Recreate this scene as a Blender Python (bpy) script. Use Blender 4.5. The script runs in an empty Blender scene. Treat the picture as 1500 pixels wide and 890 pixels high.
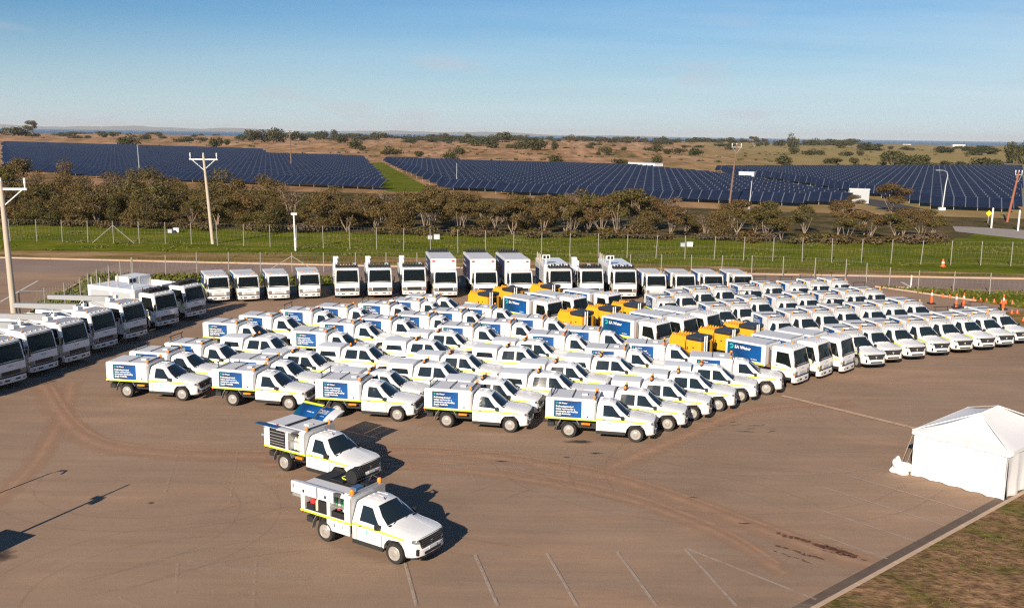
import bpy, bmesh, math, random
from mathutils import Vector, Matrix
R = math.radians
random.seed(7)
scene = bpy.context.scene
COL = scene.collection

# ---------------------------------------------------------------- camera, world, sun, exposure
cam_d = bpy.data.cameras.new('camera'); cam = bpy.data.objects.new('camera', cam_d); COL.objects.link(cam)
_p, _r = R(10.05), R(.78)
_f = Vector((0, math.cos(_p), -math.sin(_p))); _u = Vector((0, math.sin(_p), math.cos(_p))); _x = Vector((1, 0, 0))
_right = _x*math.cos(_r) + _u*math.sin(_r); _up = -_x*math.sin(_r) + _u*math.cos(_r)
m = Matrix.Identity(4)
for i in range(3):
    m[i][0] = _right[i]; m[i][1] = _up[i]; m[i][2] = -_f[i]
m[0][3], m[1][3], m[2][3] = 0, 0, 14.0
cam.matrix_world = m
cam_d.sensor_width = 36; cam_d.lens = 36*1400/1500; cam_d.clip_start = .5; cam_d.clip_end = 200000
scene.camera = cam

SUN_EL, SUN_DIR = R(25), R(248)                     # the sun stands behind the camera, a little to its left
world = bpy.data.worlds.new('World'); scene.world = world; world.use_nodes = True
nt = world.node_tree; nt.nodes.clear()
def nd(t, **kw):
    n = nt.nodes.new(t)
    for k, v in kw.items(): setattr(n, k, v)
    return n
sky = nd('ShaderNodeTexSky', sky_type='NISHITA', sun_disc=False)
sky.sun_elevation = SUN_EL; sky.sun_rotation = math.atan2(math.cos(SUN_DIR), math.sin(SUN_DIR)) % (2*math.pi)
sky.air_density = 1.0; sky.dust_density = .1; sky.ozone_density = 5.0
tc = nd('ShaderNodeTexCoord'); sep = nd('ShaderNodeSeparateXYZ'); nt.links.new(tc.outputs['Generated'], sep.inputs[0])
# thin cirrus veil: noise on the plane at cloud height (direction / elevation)
zz = nd('ShaderNodeMath', operation='ADD'); zz.inputs[1].default_value = .07; nt.links.new(sep.outputs['Z'], zz.inputs[0])
dx = nd('ShaderNodeMath', operation='DIVIDE'); nt.links.new(sep.outputs['X'], dx.inputs[0]); nt.links.new(zz.outputs[0], dx.inputs[1])
dy = nd('ShaderNodeMath', operation='DIVIDE'); nt.links.new(sep.outputs['Y'], dy.inputs[0]); nt.links.new(zz.outputs[0], dy.inputs[1])
cb = nd('ShaderNodeCombineXYZ'); nt.links.new(dx.outputs[0], cb.inputs[0]); nt.links.new(dy.outputs[0], cb.inputs[1])
mp = nd('ShaderNodeMapping'); mp.inputs['Scale'].default_value = (.16, .42, 1); mp.inputs['Rotation'].default_value = (0, 0, R(-12)); nt.links.new(cb.outputs[0], mp.inputs[0])
ns = nd('ShaderNodeTexNoise'); ns.inputs['Scale'].default_value = 1.0; ns.inputs['Detail'].default_value = 6; ns.inputs['Roughness'].default_value = .55; nt.links.new(mp.outputs[0], ns.inputs[0])
rp = nd('ShaderNodeValToRGB'); rp.color_ramp.elements[0].position = .30; rp.color_ramp.elements[1].position = .75; nt.links.new(ns.outputs[0], rp.inputs[0])
# small torn low clouds near the horizon
mp2 = nd('ShaderNodeMapping'); mp2.inputs['Scale'].default_value = (7, 7, 26); nt.links.new(tc.outputs['Generated'], mp2.inputs[0])
ns2 = nd('ShaderNodeTexNoise'); ns2.inputs['Scale'].default_value = 1.0; ns2.inputs['Detail'].default_value = 5; nt.links.new(mp2.outputs[0], ns2.inputs[0])
rp2 = nd('ShaderNodeValToRGB'); rp2.color_ramp.elements[0].position = .58; rp2.color_ramp.elements[1].position = .68; nt.links.new(ns2.outputs[0], rp2.inputs[0])
veil = nd('ShaderNodeMapRange'); veil.inputs[1].default_value = -.45; veil.inputs[2].default_value = .55; veil.inputs[3].default_value = .0; veil.inputs[4].default_value = 1.0
nt.links.new(sep.outputs['X'], veil.inputs[0])
thin = nd('ShaderNodeMapRange', interpolation_type='SMOOTHSTEP'); thin.inputs[1].default_value = .34; thin.inputs[2].default_value = .12; nt.links.new(sep.outputs['Z'], thin.inputs[0])   # the veil thins out overhead
mul0 = nd('ShaderNodeMath', operation='MULTIPLY'); nt.links.new(rp.outputs[0], mul0.inputs[0]); nt.links.new(veil.outputs[0], mul0.inputs[1])
mul = nd('ShaderNodeMath', operation='MULTIPLY'); nt.links.new(mul0.outputs[0], mul.inputs[0]); nt.links.new(thin.outputs[0], mul.inputs[1])
low = nd('ShaderNodeMapRange'); low.inputs[1].default_value = .14; low.inputs[2].default_value = .01; low.inputs[3].default_value = .05; low.inputs[4].default_value = .6; nt.links.new(sep.outputs['Z'], low.inputs[0])
mul2 = nd('ShaderNodeMath', operation='MULTIPLY'); nt.links.new(rp2.outputs[0], mul2.inputs[0]); nt.links.new(low.outputs[0], mul2.inputs[1])
tint = nd('ShaderNodeMixRGB', blend_type='MULTIPLY'); tint.inputs[0].default_value = 1; tint.inputs[2].default_value = (.62, .98, 1.20, 1); nt.links.new(sky.outputs[0], tint.inputs[1])   # clear southern winter blue
mix = nd('ShaderNodeMixRGB'); mix.inputs[2].default_value = (8.2, 10.8, 12.6, 1); nt.links.new(mul.outputs[0], mix.inputs[0]); nt.links.new(tint.outputs[0], mix.inputs[1])
hz = nd('ShaderNodeMapRange', interpolation_type='SMOOTHSTEP'); hz.inputs[1].default_value = .135; hz.inputs[2].default_value = -.02; hz.inputs[3].default_value = 0; hz.inputs[4].default_value = .8; nt.links.new(sep.outputs['Z'], hz.inputs[0])
mixh = nd('ShaderNodeMixRGB'); mixh.inputs[2].default_value = (9.0, 10.6, 11.4, 1); nt.links.new(hz.outputs[0], mixh.inputs[0]); nt.links.new(mix.outputs[0], mixh.inputs[1])
mix2 = nd('ShaderNodeMixRGB'); mix2.inputs[2].default_value = (8.0, 8.3, 9.2, 1); nt.links.new(mul2.outputs[0], mix2.inputs[0]); nt.links.new(mixh.outputs[0], mix2.inputs[1])
bg = nd('ShaderNodeBackground'); bg.inputs[1].default_value = .05; out = nd('ShaderNodeOutputWorld')
nt.links.new(mix2.outputs[0], bg.inputs[0]); nt.links.new(bg.outputs[0], out.inputs[0])

sun_d = bpy.data.lights.new('sun', 'SUN'); sun_d.energy = 5.0; sun_d.angle = R(.5); sun_d.color = (1.0, .86, .69)
sun = bpy.data.objects.new('sun', sun_d); COL.objects.link(sun)
sd = Vector((math.cos(SUN_EL)*math.cos(SUN_DIR), math.cos(SUN_EL)*math.sin(SUN_DIR), math.sin(SUN_EL)))
sun.rotation_euler = sd.to_track_quat('Z', 'Y').to_euler()
scene.view_settings.view_transform = 'Standard'; scene.view_settings.look = 'None'
scene.view_settings.exposure = .5; scene.view_settings.gamma = 1
scene.cycles.use_denoising = False; scene.cycles.sample_clamp_indirect = 2.5; scene.cycles.filter_width = 1.3; scene.cycles.diffuse_bounces = 2; scene.cycles.max_bounces = 6; scene.cycles.transparent_max_bounces = 12

# ---------------------------------------------------------------- materials
def M_(name):
    m = bpy.data.materials.new(name); m.use_nodes = True
    return m, m.node_tree, m.node_tree.nodes['Principled BSDF']
def mat(name, col, rough=.5, metal=0, spec=.5, var=0, scale=6, coat=0, bump=0, dirt=0):
    m, t, b = M_(name)
    b.inputs['Roughness'].default_value = rough; b.inputs['Metallic'].default_value = metal
    b.inputs['Specular IOR Level'].default_value = spec; b.inputs['Coat Weight'].default_value = coat
    b.inputs['Base Color'].default_value = (*col, 1)
    if var or bump or dirt:
        c = t.nodes.new('ShaderNodeTexCoord'); n = t.nodes.new('ShaderNodeTexNoise'); n.inputs['Scale'].default_value = scale; n.inputs['Detail'].default_value = 5
        t.links.new(c.outputs['Object'], n.inputs[0])
        if var:
            x = t.nodes.new('ShaderNodeMixRGB'); x.inputs[1].default_value = tuple(v*(1-var) for v in col)+(1,); x.inputs[2].default_value = tuple(min(1, v*(1+var)) for v in col)+(1,)
            t.links.new(n.outputs[0], x.inputs[0]); t.links.new(x.outputs[0], b.inputs['Base Color'])
        if bump:
            bp = t.nodes.new('ShaderNodeBump'); bp.inputs['Strength'].default_value = bump; bp.inputs['Distance'].default_value = .02
            t.links.new(n.outputs[0], bp.inputs['Height']); t.links.new(bp.outputs[0], b.inputs['Normal'])
        if dirt:                                        # road dust on the lower flanks
            s = t.nodes.new('ShaderNodeSeparateXYZ'); t.links.new(c.outputs['Object'], s.inputs[0])
            mr = t.nodes.new('ShaderNodeMapRange'); mr.inputs[1].default_value = .75; mr.inputs[2].default_value = .35; t.links.new(s.outputs['Z'], mr.inputs[0])
            mm = t.nodes.new('ShaderNodeMath'); mm.operation = 'MULTIPLY'; t.links.new(mr.outputs[0], mm.inputs[0]); t.links.new(n.outputs[0], mm.inputs[1])
            m2 = t.nodes.new('ShaderNodeMath'); m2.operation = 'MULTIPLY'; m2.inputs[1].default_value = dirt; t.links.new(mm.outputs[0], m2.inputs[0])
            x = t.nodes.new('ShaderNodeMixRGB'); x.inputs[1].default_value = (*col, 1); x.inputs[2].default_value = (.36, .27, .2, 1)
            t.links.new(m2.outputs[0], x.inputs[0]); t.links.new(x.outputs[0], b.inputs['Base Color'])
    return m
WHITE = mat('white_paint', (.80, .80, .79), .35, coat=.25, dirt=.5, scale=3)
WALU = mat('pale_roof_panel', (.60, .61, .63), .5, var=.06, scale=4)
GALV = mat('galvanised', (.55, .56, .57), .4, .6, var=.12, scale=9)
SILVER = mat('silver_rim', (.42, .39, .355), .4, .25, var=.08, scale=12)
BLACK = mat('black_plastic', (.018, .018, .02), .55, var=.2)
RUBBER = mat('tyre_rubber', (.022, .021, .02), .8, var=.3, scale=20)
CHASSIS = mat('chassis_black', (.025, .024, .023), .7, var=.3)
GRILLE = mat('grille_dark', (.02, .02, .022), .35)
GLASS = mat('tinted_glass', (.014, .023, .030), .05, spec=.5)
GLASS_T = mat('truck_glass', (.008, .011, .011), .08, spec=.2)
AMBER = mat('amber_lens', (.85, .27, .02), .3)
RED = mat('red_lens', (.55, .03, .02), .3)
LAMP = mat('headlamp_lens', (.19, .20, .21), .12, spec=.7)
HIVIS = mat('hivis_tape', (.70, .86, .03), .5)
HIVISP = mat('pale_hivis_tape', (.72, .80, .10), .45)
NAVY = mat('navy_panel', (.012, .03, .11), .4)
LETTER = mat('white_lettering', (.82, .83, .84), .5)
TEAL = mat('teal_logo', (.02, .45, .36), .45)
YELLOW = mat('yellow_machine', (.82, .39, .02), .4, var=.08, scale=3)
LID = mat('black_lid', (.03, .032, .04), .45, var=.2)
CREAMTANK = mat('white_tank', (.74, .72, .68), .5, var=.05)
ORANGE = mat('orange_plastic', (.80, .14, .03), .5)
CLOTH = mat('marquee_cloth', (.80, .79, .78), .65, var=.03, scale=1.2, bump=.15)
CREAM = mat('pale_pole', (.50, .42, .33), .7, var=.12, scale=3)
WOODP = mat('timber_pole', (.20, .12, .08), .8, var=.25, scale=4)
RUSTP = mat('red_brown_pole', (.30, .11, .06), .7, var=.2, scale=4)
STEELP = mat('fence_post', (.33, .31, .28), .6, .1, var=.15)
CONC = mat('kerb_concrete', (.50, .36, .25), .85, var=.18, scale=2.5, bump=.2)
SHEDW = mat('shed_white', (.72, .73, .72), .6, var=.05)
SHEDG = mat('shed_grey', (.42, .44, .46), .6, var=.08)
PVRAIL = mat('panel_rail', (.125, .145, .19), .5, .2)
LINE = mat('worn_line_paint', (.46, .38, .31), .8, var=.25, scale=1.6)
LINEW = mat('white_line_paint', (.6, .57, .53), .8, var=.15, scale=1.6)
TANL = mat('tan_joint', (.46, .31, .21), .9, var=.2, scale=2)

def sign_mat():
    m, t, b = M_('blue_sign'); b.inputs['Roughness'].default_value = .4
    c = t.nodes.new('ShaderNodeTexCoord'); s = t.nodes.new('ShaderNodeSeparateXYZ'); t.links.new(c.outputs['UV'], s.inputs[0])
    w = t.nodes.new('ShaderNodeTexWave'); w.bands_direction = 'DIAGONAL'; w.inputs['Scale'].default_value = .35; w.inputs['Distortion'].default_value = 1.5; t.links.new(c.outputs['UV'], w.inputs[0])
    a = t.nodes.new('ShaderNodeMath'); a.operation = 'MULTIPLY_ADD'; a.inputs[1].default_value = .25; t.links.new(w.outputs['Fac'], a.inputs[0]); t.links.new(s.outputs['X'], a.inputs[2])
    r = t.nodes.new('ShaderNodeValToRGB'); e = r.color_ramp.elements
    e[0].position = .1; e[0].color = (.004, .075, .15, 1); e[1].position = 1.05; e[1].color = (.004, .085, .30, 1)
    k = e.new(.55); k.color = (.004, .04, .14, 1)
    t.links.new(a.outputs[0], r.inputs[0]); t.links.new(r.outputs[0], b.inputs['Base Color'])
    return m
SIGN = sign_mat()

def ramp_noise(name, stops, scale, detail=8, rough=.9, bump=0, bdist=.05, scale2=None, mix2=None, stretch=(1, 1, 1), grain=0):
    m, t, b = M_(name); b.inputs['Roughness'].default_value = rough; b.inputs['Specular IOR Level'].default_value = .04
    c = t.nodes.new('ShaderNodeTexCoord'); mp = t.nodes.new('ShaderNodeMapping'); mp.inputs['Scale'].default_value = stretch; t.links.new(c.outputs['Object'], mp.inputs[0])
    n = t.nodes.new('ShaderNodeTexNoise'); n.inputs['Scale'].default_value = scale; n.inputs['Detail'].default_value = detail; n.inputs['Roughness'].default_value = .62
    t.links.new(mp.outputs[0], n.inputs[0])
    r = t.nodes.new('ShaderNodeValToRGB'); e = r.color_ramp.elements
    e[0].position, e[0].color = stops[0][0], (*stops[0][1], 1); e[1].position, e[1].color = stops[-1][0], (*stops[-1][1], 1)
    for p, cc in stops[1:-1]:
        k = e.new(p); k.color = (*cc, 1)
    t.links.new(n.outputs[0], r.inputs[0]); last = r.outputs[0]
    if scale2:
        n2 = t.nodes.new('ShaderNodeTexNoise'); n2.inputs['Scale'].default_value = scale2; n2.inputs['Detail'].default_value = 6; t.links.new(mp.outputs[0], n2.inputs[0])
        x = t.nodes.new('ShaderNodeMixRGB'); x.blend_type = 'MULTIPLY'; x.inputs[0].default_value = mix2 or .5
        r2 = t.nodes.new('ShaderNodeValToRGB'); r2.color_ramp.elements[0].position = .3; r2.color_ramp.elements[0].color = (.45, .45, .45, 1); r2.color_ramp.elements[1].position = .65
        r2.color_ramp.elements[1].color = (1.15, 1.15, 1.15, 1)
        t.links.new(n2.outputs[0], r2.inputs[0]); t.links.new(last, x.inputs[1]); t.links.new(r2.outputs[0], x.inputs[2]); last = x.outputs[0]
    if grain:
        n3 = t.nodes.new('ShaderNodeTexNoise'); n3.inputs['Scale'].default_value = 14; n3.inputs['Detail'].default_value = 3; t.links.new(c.outputs['Object'], n3.inputs[0])
        r3 = t.nodes.new('ShaderNodeMapRange'); r3.inputs[1].default_value = .25; r3.inputs[2].default_value = .75; r3.inputs[3].default_value = 1-grain; r3.inputs[4].default_value = 1+grain; t.links.new(n3.outputs[0], r3.inputs[0])
        x = t.nodes.new('ShaderNodeMixRGB'); x.blend_type = 'MULTIPLY'; x.inputs[0].default_value = 1; t.links.new(last, x.inputs[1]); t.links.new(r3.outputs[0], x.inputs[2]); last = x.outputs[0]
    t.links.new(last, b.inputs['Base Color'])
    if bump:
        bp = t.nodes.new('ShaderNodeBump'); bp.inputs['Strength'].default_value = bump; bp.inputs['Distance'].default_value = bdist
        t.links.new((n2 if scale2 else n).outputs[0], bp.inputs['Height']); t.links.new(bp.outputs[0], b.inputs['Normal'])
    return m
def asphalt_mat(name, c0, c1, c2):
    """old sealed ground: broad tonal patches, wheel-polished arcs, pale dust, fine stone grain"""
    m, t, b = M_(name); b.inputs['Roughness'].default_value = .95; b.inputs['Specular IOR Level'].default_value = .12
    c = t.nodes.new('ShaderNodeTexCoord')
    def noise(scale, detail=6, stretch=None, rough=.6):
        n = t.nodes.new('ShaderNodeTexNoise'); n.inputs['Scale'].default_value = scale; n.inputs['Detail'].default_value = detail; n.inputs['Roughness'].default_value = rough
        if stretch:
            mp = t.nodes.new('ShaderNodeMapping'); mp.inputs['Scale'].default_value = stretch[:3]; mp.inputs['Rotation'].default_value = (0, 0, stretch[3]); t.links.new(c.outputs['Object'], mp.inputs[0]); t.links.new(mp.outputs[0], n.inputs[0])
        else: t.links.new(c.outputs['Object'], n.inputs[0])
        return n
    def ramp(n, a, bq, p0, p1):
        r = t.nodes.new('ShaderNodeValToRGB'); e = r.color_ramp.elements; e[0].position, e[1].position = p0, p1; e[0].color = (*a, 1); e[1].color = (*bq, 1); t.links.new(n.outputs[0], r.inputs[0]); return r
    def mixc(a, bq, fac=None, mode='MIX', f=.5):
        x = t.nodes.new('ShaderNodeMixRGB'); x.blend_type = mode; x.inputs[0].default_value = f
        if fac: t.links.new(fac.outputs[0], x.inputs[0])
        t.links.new(a.outputs[0], x.inputs[1]); t.links.new(bq.outputs[0], x.inputs[2]); return x
    base = ramp(noise(.09, 8), c0, c1, .3, .7)
    dust = noise(.25, 7, (.35, 1, 1, R(-20))); tan = ramp(dust, c2, c2, 0, 1)
    f1 = ramp(dust, (0, 0, 0), (.75, .75, .75), .52, .8)
    x = mixc(base, tan, f1)
    streak = ramp(noise(1.1, 5, (.12, 1.6, 1, R(-8))), (.9, .9, .9), (1.07, 1.07, 1.07), .3, .7)
    x = mixc(x, streak, None, 'MULTIPLY', 1)
    v = t.nodes.new('ShaderNodeTexNoise'); v.inputs['Scale'].default_value = 26; v.inputs['Detail'].default_value = 3; t.links.new(c.outputs['Object'], v.inputs[0])
    g = ramp(v, (.82, .82, .82), (1.15, 1.15, 1.15), .3, .7)
    x = mixc(x, g, None, 'MULTIPLY', 1)
    spk = ramp(noise(5, 8, None, .8), (.93, .93, .93), (1.06, 1.06, 1.06), .34, .66); x = mixc(x, spk, None, 'MULTIPLY', 1)
    blot = ramp(noise(.9, 9, None, .75), (.82, .80, .78), (1.0, 1.0, 1.0), .3, .42)
    x = mixc(x, blot, None, 'MULTIPLY', .8)
    t.links.new(x.outputs[0], b.inputs['Base Color'])
    bp = t.nodes.new('ShaderNodeBump'); bp.inputs['Strength'].default_value = .35; bp.inputs['Distance'].default_value = .01; t.links.new(v.outputs[0], bp.inputs['Height']); t.links.new(bp.outputs[0], b.inputs['Normal'])
    return m
ASPH = asphalt_mat('worn_asphalt', (.256, .175, .122), (.352, .242, .168), (.46, .285, .18))
ROAD = asphalt_mat('road_asphalt', (.235, .172, .138), (.30, .22, .178), (.35, .24, .18))
ROADP = asphalt_mat('pale_road', (.30, .26, .23), (.36, .32, .29), (.38, .32, .27))
PLAIN = ramp_noise('dry_plain', [(.30, (.13, .105, .035)), (.43, (.33, .195, .085)), (.55, (.46, .265, .145)), (.72, (.55, .36, .22))], .03, 10, scale2=.14, mix2=.9, bump=.4, bdist=.6, stretch=(1, .16, 1))
def greener_right(m):
    """grazed olive paddocks take over on the right-hand side of the plain"""
    t = m.node_tree; b = t.nodes['Principled BSDF']; last = b.inputs['Base Color'].links[0].from_socket
    c = t.nodes.new('ShaderNodeTexCoord'); s = t.nodes.new('ShaderNodeSeparateXYZ'); t.links.new(c.outputs['Object'], s.inputs[0])
    a = t.nodes.new('ShaderNodeMath'); a.operation = 'MULTIPLY_ADD'; a.inputs[1].default_value = -.17; t.links.new(s.outputs['Y'], a.inputs[0]); t.links.new(s.outputs['X'], a.inputs[2])
    n = t.nodes.new('ShaderNodeTexNoise'); n.inputs['Scale'].default_value = .02; n.inputs['Detail'].default_value = 8; t.links.new(c.outputs['Object'], n.inputs[0])
    k = t.nodes.new('ShaderNodeMath'); k.operation = 'MULTIPLY_ADD'; k.inputs[1].default_value = 260; t.links.new(n.outputs[0], k.inputs[0]); t.links.new(a.outputs[0], k.inputs[2])
    r = t.nodes.new('ShaderNodeMapRange'); r.inputs[1].default_value = 90; r.inputs[2].default_value = 230; r.inputs[4].default_value = .8; t.links.new(k.outputs[0], r.inputs[0])
    x = t.nodes.new('ShaderNodeMixRGB'); x.inputs[2].default_value = (.28, .225, .085, 1); t.links.new(r.outputs[0], x.inputs[0]); t.links.new(last, x.inputs[1]); t.links.new(x.outputs[0], b.inputs['Base Color'])
greener_right(PLAIN)
GREEN = ramp_noise('green_grass', [(.28, (.065, .085, .004)), (.5, (.125, .15, .006)), (.72, (.24, .205, .03))], .22, 8, scale2=2.2, mix2=.8, bump=.8, bdist=.12, stretch=(.5, 1.3, 1))
BROWNG = ramp_noise('brown_verge', [(.32, (.11, .105, .014)), (.47, (.22, .155, .045)), (.56, (.34, .215, .10)), (.70, (.50, .33, .18))], .2, 10, scale2=1.7, mix2=.8, bump=.8, bdist=.12, stretch=(.35, 1.6, 1))
FIELDG = ramp_noise('olive_field', [(.3, (.13, .12, .035)), (.5, (.20, .17, .07)), (.7, (.27, .21, .11))], .01, 9, scale2=.08, mix2=.7, stretch=(.4, 1.6, 1))
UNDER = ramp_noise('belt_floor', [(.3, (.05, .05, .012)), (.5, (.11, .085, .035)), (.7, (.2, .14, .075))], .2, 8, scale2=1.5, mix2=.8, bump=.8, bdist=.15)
DIRT = ramp_noise('red_dirt', [(.33, (.11, .13, .022)), (.43, (.17, .13, .045)), (.52, (.24, .145, .075)), (.64, (.30, .175, .095)), (.75, (.42, .27, .16))], .45, 10, scale2=3.5, mix2=.9, bump=1, bdist=.10)
HILLM = ramp_noise('hill_scrub', [(.3, (.05, .06, .03)), (.7, (.13, .11, .06))], .002, 8)
PV = mat('solar_cell_blue', (.014, .021, .046), .3, spec=.3, var=.35, scale=.35)

def sheet_mat(name, col, lo, hi, scale, stretch=(1, 1, 1), strength=.8):
    """thin film on the asphalt (dust, oil, rubber): opacity from noise and from the UV edge"""
    m, t, b = M_(name); b.inputs['Base Color'].default_value = (*col, 1); b.inputs['Roughness'].default_value = .9; b.inputs['Specular IOR Level'].default_value = .2
    c = t.nodes.new('ShaderNodeTexCoord'); mp = t.nodes.new('ShaderNodeMapping'); mp.inputs['Scale'].default_value = stretch
    t.links.new(c.outputs['Object'], mp.inputs[0])
    n = t.nodes.new('ShaderNodeTexNoise'); n.inputs['Scale'].default_value = scale; n.inputs['Detail'].default_value = 7; n.inputs['Roughness'].default_value = .68; t.links.new(mp.outputs[0], n.inputs[0])
    s = t.nodes.new('ShaderNodeSeparateXYZ'); t.links.new(c.outputs['UV'], s.inputs[0])
    a = t.nodes.new('ShaderNodeMath'); a.operation = 'ADD'; t.links.new(n.outputs[0], a.inputs[0]); t.links.new(s.outputs['Y'], a.inputs[1])
    mr = t.nodes.new('ShaderNodeMapRange'); mr.inputs[1].default_value = lo; mr.inputs[2].default_value = hi; mr.inputs[4].default_value = strength; t.links.new(a.outputs[0], mr.inputs[0])
    t.links.new(mr.outputs[0], b.inputs['Alpha'])
    return m
DUST = sheet_mat('tan_dust', (.46, .28, .18), .8, 1.6, 1.3, strength=.8)
OIL = sheet_mat('oil_film', (.035, .03, .028), .9, 1.4, 1.6, strength=.75)
WET = sheet_mat('rust_stain', (.13, .055, .03), 1.0, 1.35, 2.4, strength=.7)
RUB = sheet_mat('rubber_mark', (.07, .055, .05), 1.0, 1.8, 1.2, strength=.12)
PALE = sheet_mat('pale_scuff', (.50, .39, .31), 1.0, 1.7, 1.8, strength=.38)

def leaf_mat(name, dark, mid, light, tint):
    m, t, b = M_(name); b.inputs['Roughness'].default_value = .7; b.inputs['Specular IOR Level'].default_value = .2
    g = t.nodes.new('ShaderNodeNewGeometry'); r = t.nodes.new('ShaderNodeValToRGB'); e = r.color_ramp.elements
    e[0].color = (*dark, 1); e[1].color = (*light, 1); k = e.new(.5); k.color = (*mid, 1)
    t.links.new(g.outputs['Random Per Island'], r.inputs[0])
    o = t.nodes.new('ShaderNodeObjectInfo'); x = t.nodes.new('ShaderNodeMixRGB'); x.inputs[2].default_value = (*tint, 1)
    mr = t.nodes.new('ShaderNodeMapRange'); mr.inputs[3].default_value = 0; mr.inputs[4].default_value = .6; t.links.new(o.outputs['Random'], mr.inputs[0]); t.links.new(mr.outputs[0], x.inputs[0])
    t.links.new(r.outputs[0], x.inputs[1]); t.links.new(x.outputs[0], b.inputs['Base Color'])
    return m
LEAF = leaf_mat('olive_leaves', (.026, .028, .007), (.085, .074, .019), (.18, .145, .046), (.15, .08, .036))
LEAFD = leaf_mat('far_leaves', (.022, .030, .010), (.048, .056, .017), (.095, .092, .03), (.07, .058, .024))
LEAFG = leaf_mat('weed_leaves', (.04, .06, .008), (.085, .105, .012), (.15, .15, .03), (.14, .12, .03))
TWIG = leaf_mat('dry_twigs', (.08, .06, .035), (.14, .10, .065), (.20, .15, .10), (.15, .10, .06))
BARK = mat('pale_bark', (.33, .25, .19), .85, var=.3, scale=3)
BARKD = mat('dark_bark', (.12, .09, .065), .9, var=.3, scale=3)

# ---------------------------------------------------------------- mesh building
class MB:
    def __init__(s): s.v = []; s.f = []; s.uv = None
    def add(s, vs, fs):
        o = len(s.v); s.v += [tuple(p) for p in vs]; s.f += [tuple(i+o for i in f) for f in fs]; return s
    def box(s, x0, x1, y0, y1, z0, z1):
        return s.add([(x0,y0,z0),(x1,y0,z0),(x1,y1,z0),(x0,y1,z0),(x0,y0,z1),(x1,y0,z1),(x1,y1,z1),(x0,y1,z1)],
                     [(3,2,1,0),(4,5,6,7),(0,1,5,4),(1,2,6,5),(2,3,7,6),(3,0,4,7)])
    def prism(s, poly, fn, a, b):
        """polygon (list of 2D points) swept from a to b; fn(p, q, t) gives the 3D point"""
        n = len(poly)
        vs = [fn(p, q, a) for p, q in poly]+[fn(p, q, b) for p, q in poly]
        return s.add(vs, [tuple(range(n-1, -1, -1)), tuple(range(n, 2*n))]+[(i, (i+1) % n, n+(i+1) % n, n+i) for i in range(n)])
    def xprism(s, poly, x0, x1): return s.prism(poly, lambda p, q, t: (t, p, q), x0, x1)
    def yprism(s, poly, y0, y1): return s.prism(poly, lambda p, q, t: (p, t, q), y0, y1)
    def tube(s, pts, r, n=6, cap=True):
        pts = [Vector(p) for p in pts]; rs = r if isinstance(r, (list, tuple)) else [r]*len(pts); rings = []; o = len(s.v)
        for i, p in enumerate(pts):
            d = (pts[min(i+1, len(pts)-1)]-pts[max(i-1, 0)]).normalized()
            u = d.cross(Vector((0, 0, 1))) if abs(d.z) < .95 else d.cross(Vector((1, 0, 0)))
            u.normalize(); w = d.cross(u)
            for k in range(n):
                a = 2*math.pi*k/n; s.v.append(tuple(p+(u*math.cos(a)+w*math.sin(a))*rs[i]))
        for i in range(len(pts)-1):
            for k in range(n): s.f.append((o+i*n+k, o+i*n+(k+1) % n, o+(i+1)*n+(k+1) % n, o+(i+1)*n+k))
        if cap:
            s.f.append(tuple(o+k for k in range(n-1, -1, -1))); e = o+(len(pts)-1)*n; s.f.append(tuple(e+k for k in range(n)))
        return s
    def lathe(s, prof, c, axis='y', n=16):
        """prof = [(radius, along axis)]"""
        o = len(s.v)
        for r, h in prof:
            for k in range(n):
                a = 2*math.pi*k/n; ca, sa = r*math.cos(a), r*math.sin(a)
                s.v.append((c[0]+ca, c[1]+h, c[2]+sa) if axis == 'y' else (c[0]+ca, c[1]+sa, c[2]+h) if axis == 'z' else (c[0]+h, c[1]+ca, c[2]+sa))
        for i in range(len(prof)-1):
            for k in range(n): s.f.append((o+i*n+k, o+i*n+(k+1) % n, o+(i+1)*n+(k+1) % n, o+(i+1)*n+k))
        s.f.append(tuple(o+k for k in range(n-1, -1, -1))); e = o+(len(prof)-1)*n; s.f.append(tuple(e+k for k in range(n)))
        return s
    def strip(s, rows):
        """grid of points: rows of equal length"""
        o = len(s.v); n = len(rows[0])
        for r in rows: s.v += [tuple(p) for p in r]
        for i in range(len(rows)-1):
            for k in range(n-1): s.f.append((o+i*n+k, o+i*n+k+1, o+(i+1)*n+k+1, o+(i+1)*n+k))
        return s
    def mesh(s, name, m, smooth=False, bevel=0, fix=True):
        me = bpy.data.meshes.new(name); me.from_pydata(s.v, [], s.f)
        me.materials.append(m)
        if fix or bevel:
            bm = bmesh.new(); bm.from_mesh(me)
            bmesh.ops.remove_doubles(bm, verts=bm.verts, dist=1e-4)
            bmesh.ops.recalc_face_normals(bm, faces=bm.faces)
            if bevel:
                ed = [e for e in bm.edges if len(e.link_faces) == 2 and e.calc_face_angle(0) > .5]
                bmesh.ops.bevel(bm, geom=ed, offset=bevel, segments=2, affect='EDGES', profile=.7)
            bm.to_mesh(me); bm.free()
        if smooth:
            for p in me.polygons: p.use_smooth = True
            me.set_sharp_from_angle(angle=R(38))
        me.update(); return me
def obj(name, me, parent=None, loc=None, rz=0):
    o = bpy.data.objects.new(name, me); COL.objects.link(o)
    if parent: o.parent = parent
    if loc: o.location = loc
    if rz: o.rotation_euler = (0, 0, rz)
    return o
def part(name, mb, m, parent, smooth=False, bevel=0, label=None, kind=None):
    o = obj(name, mb.mesh(name, m, smooth, bevel), parent)
    if label: o['label'] = label
    if kind: o['kind'] = kind
    return o
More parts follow.
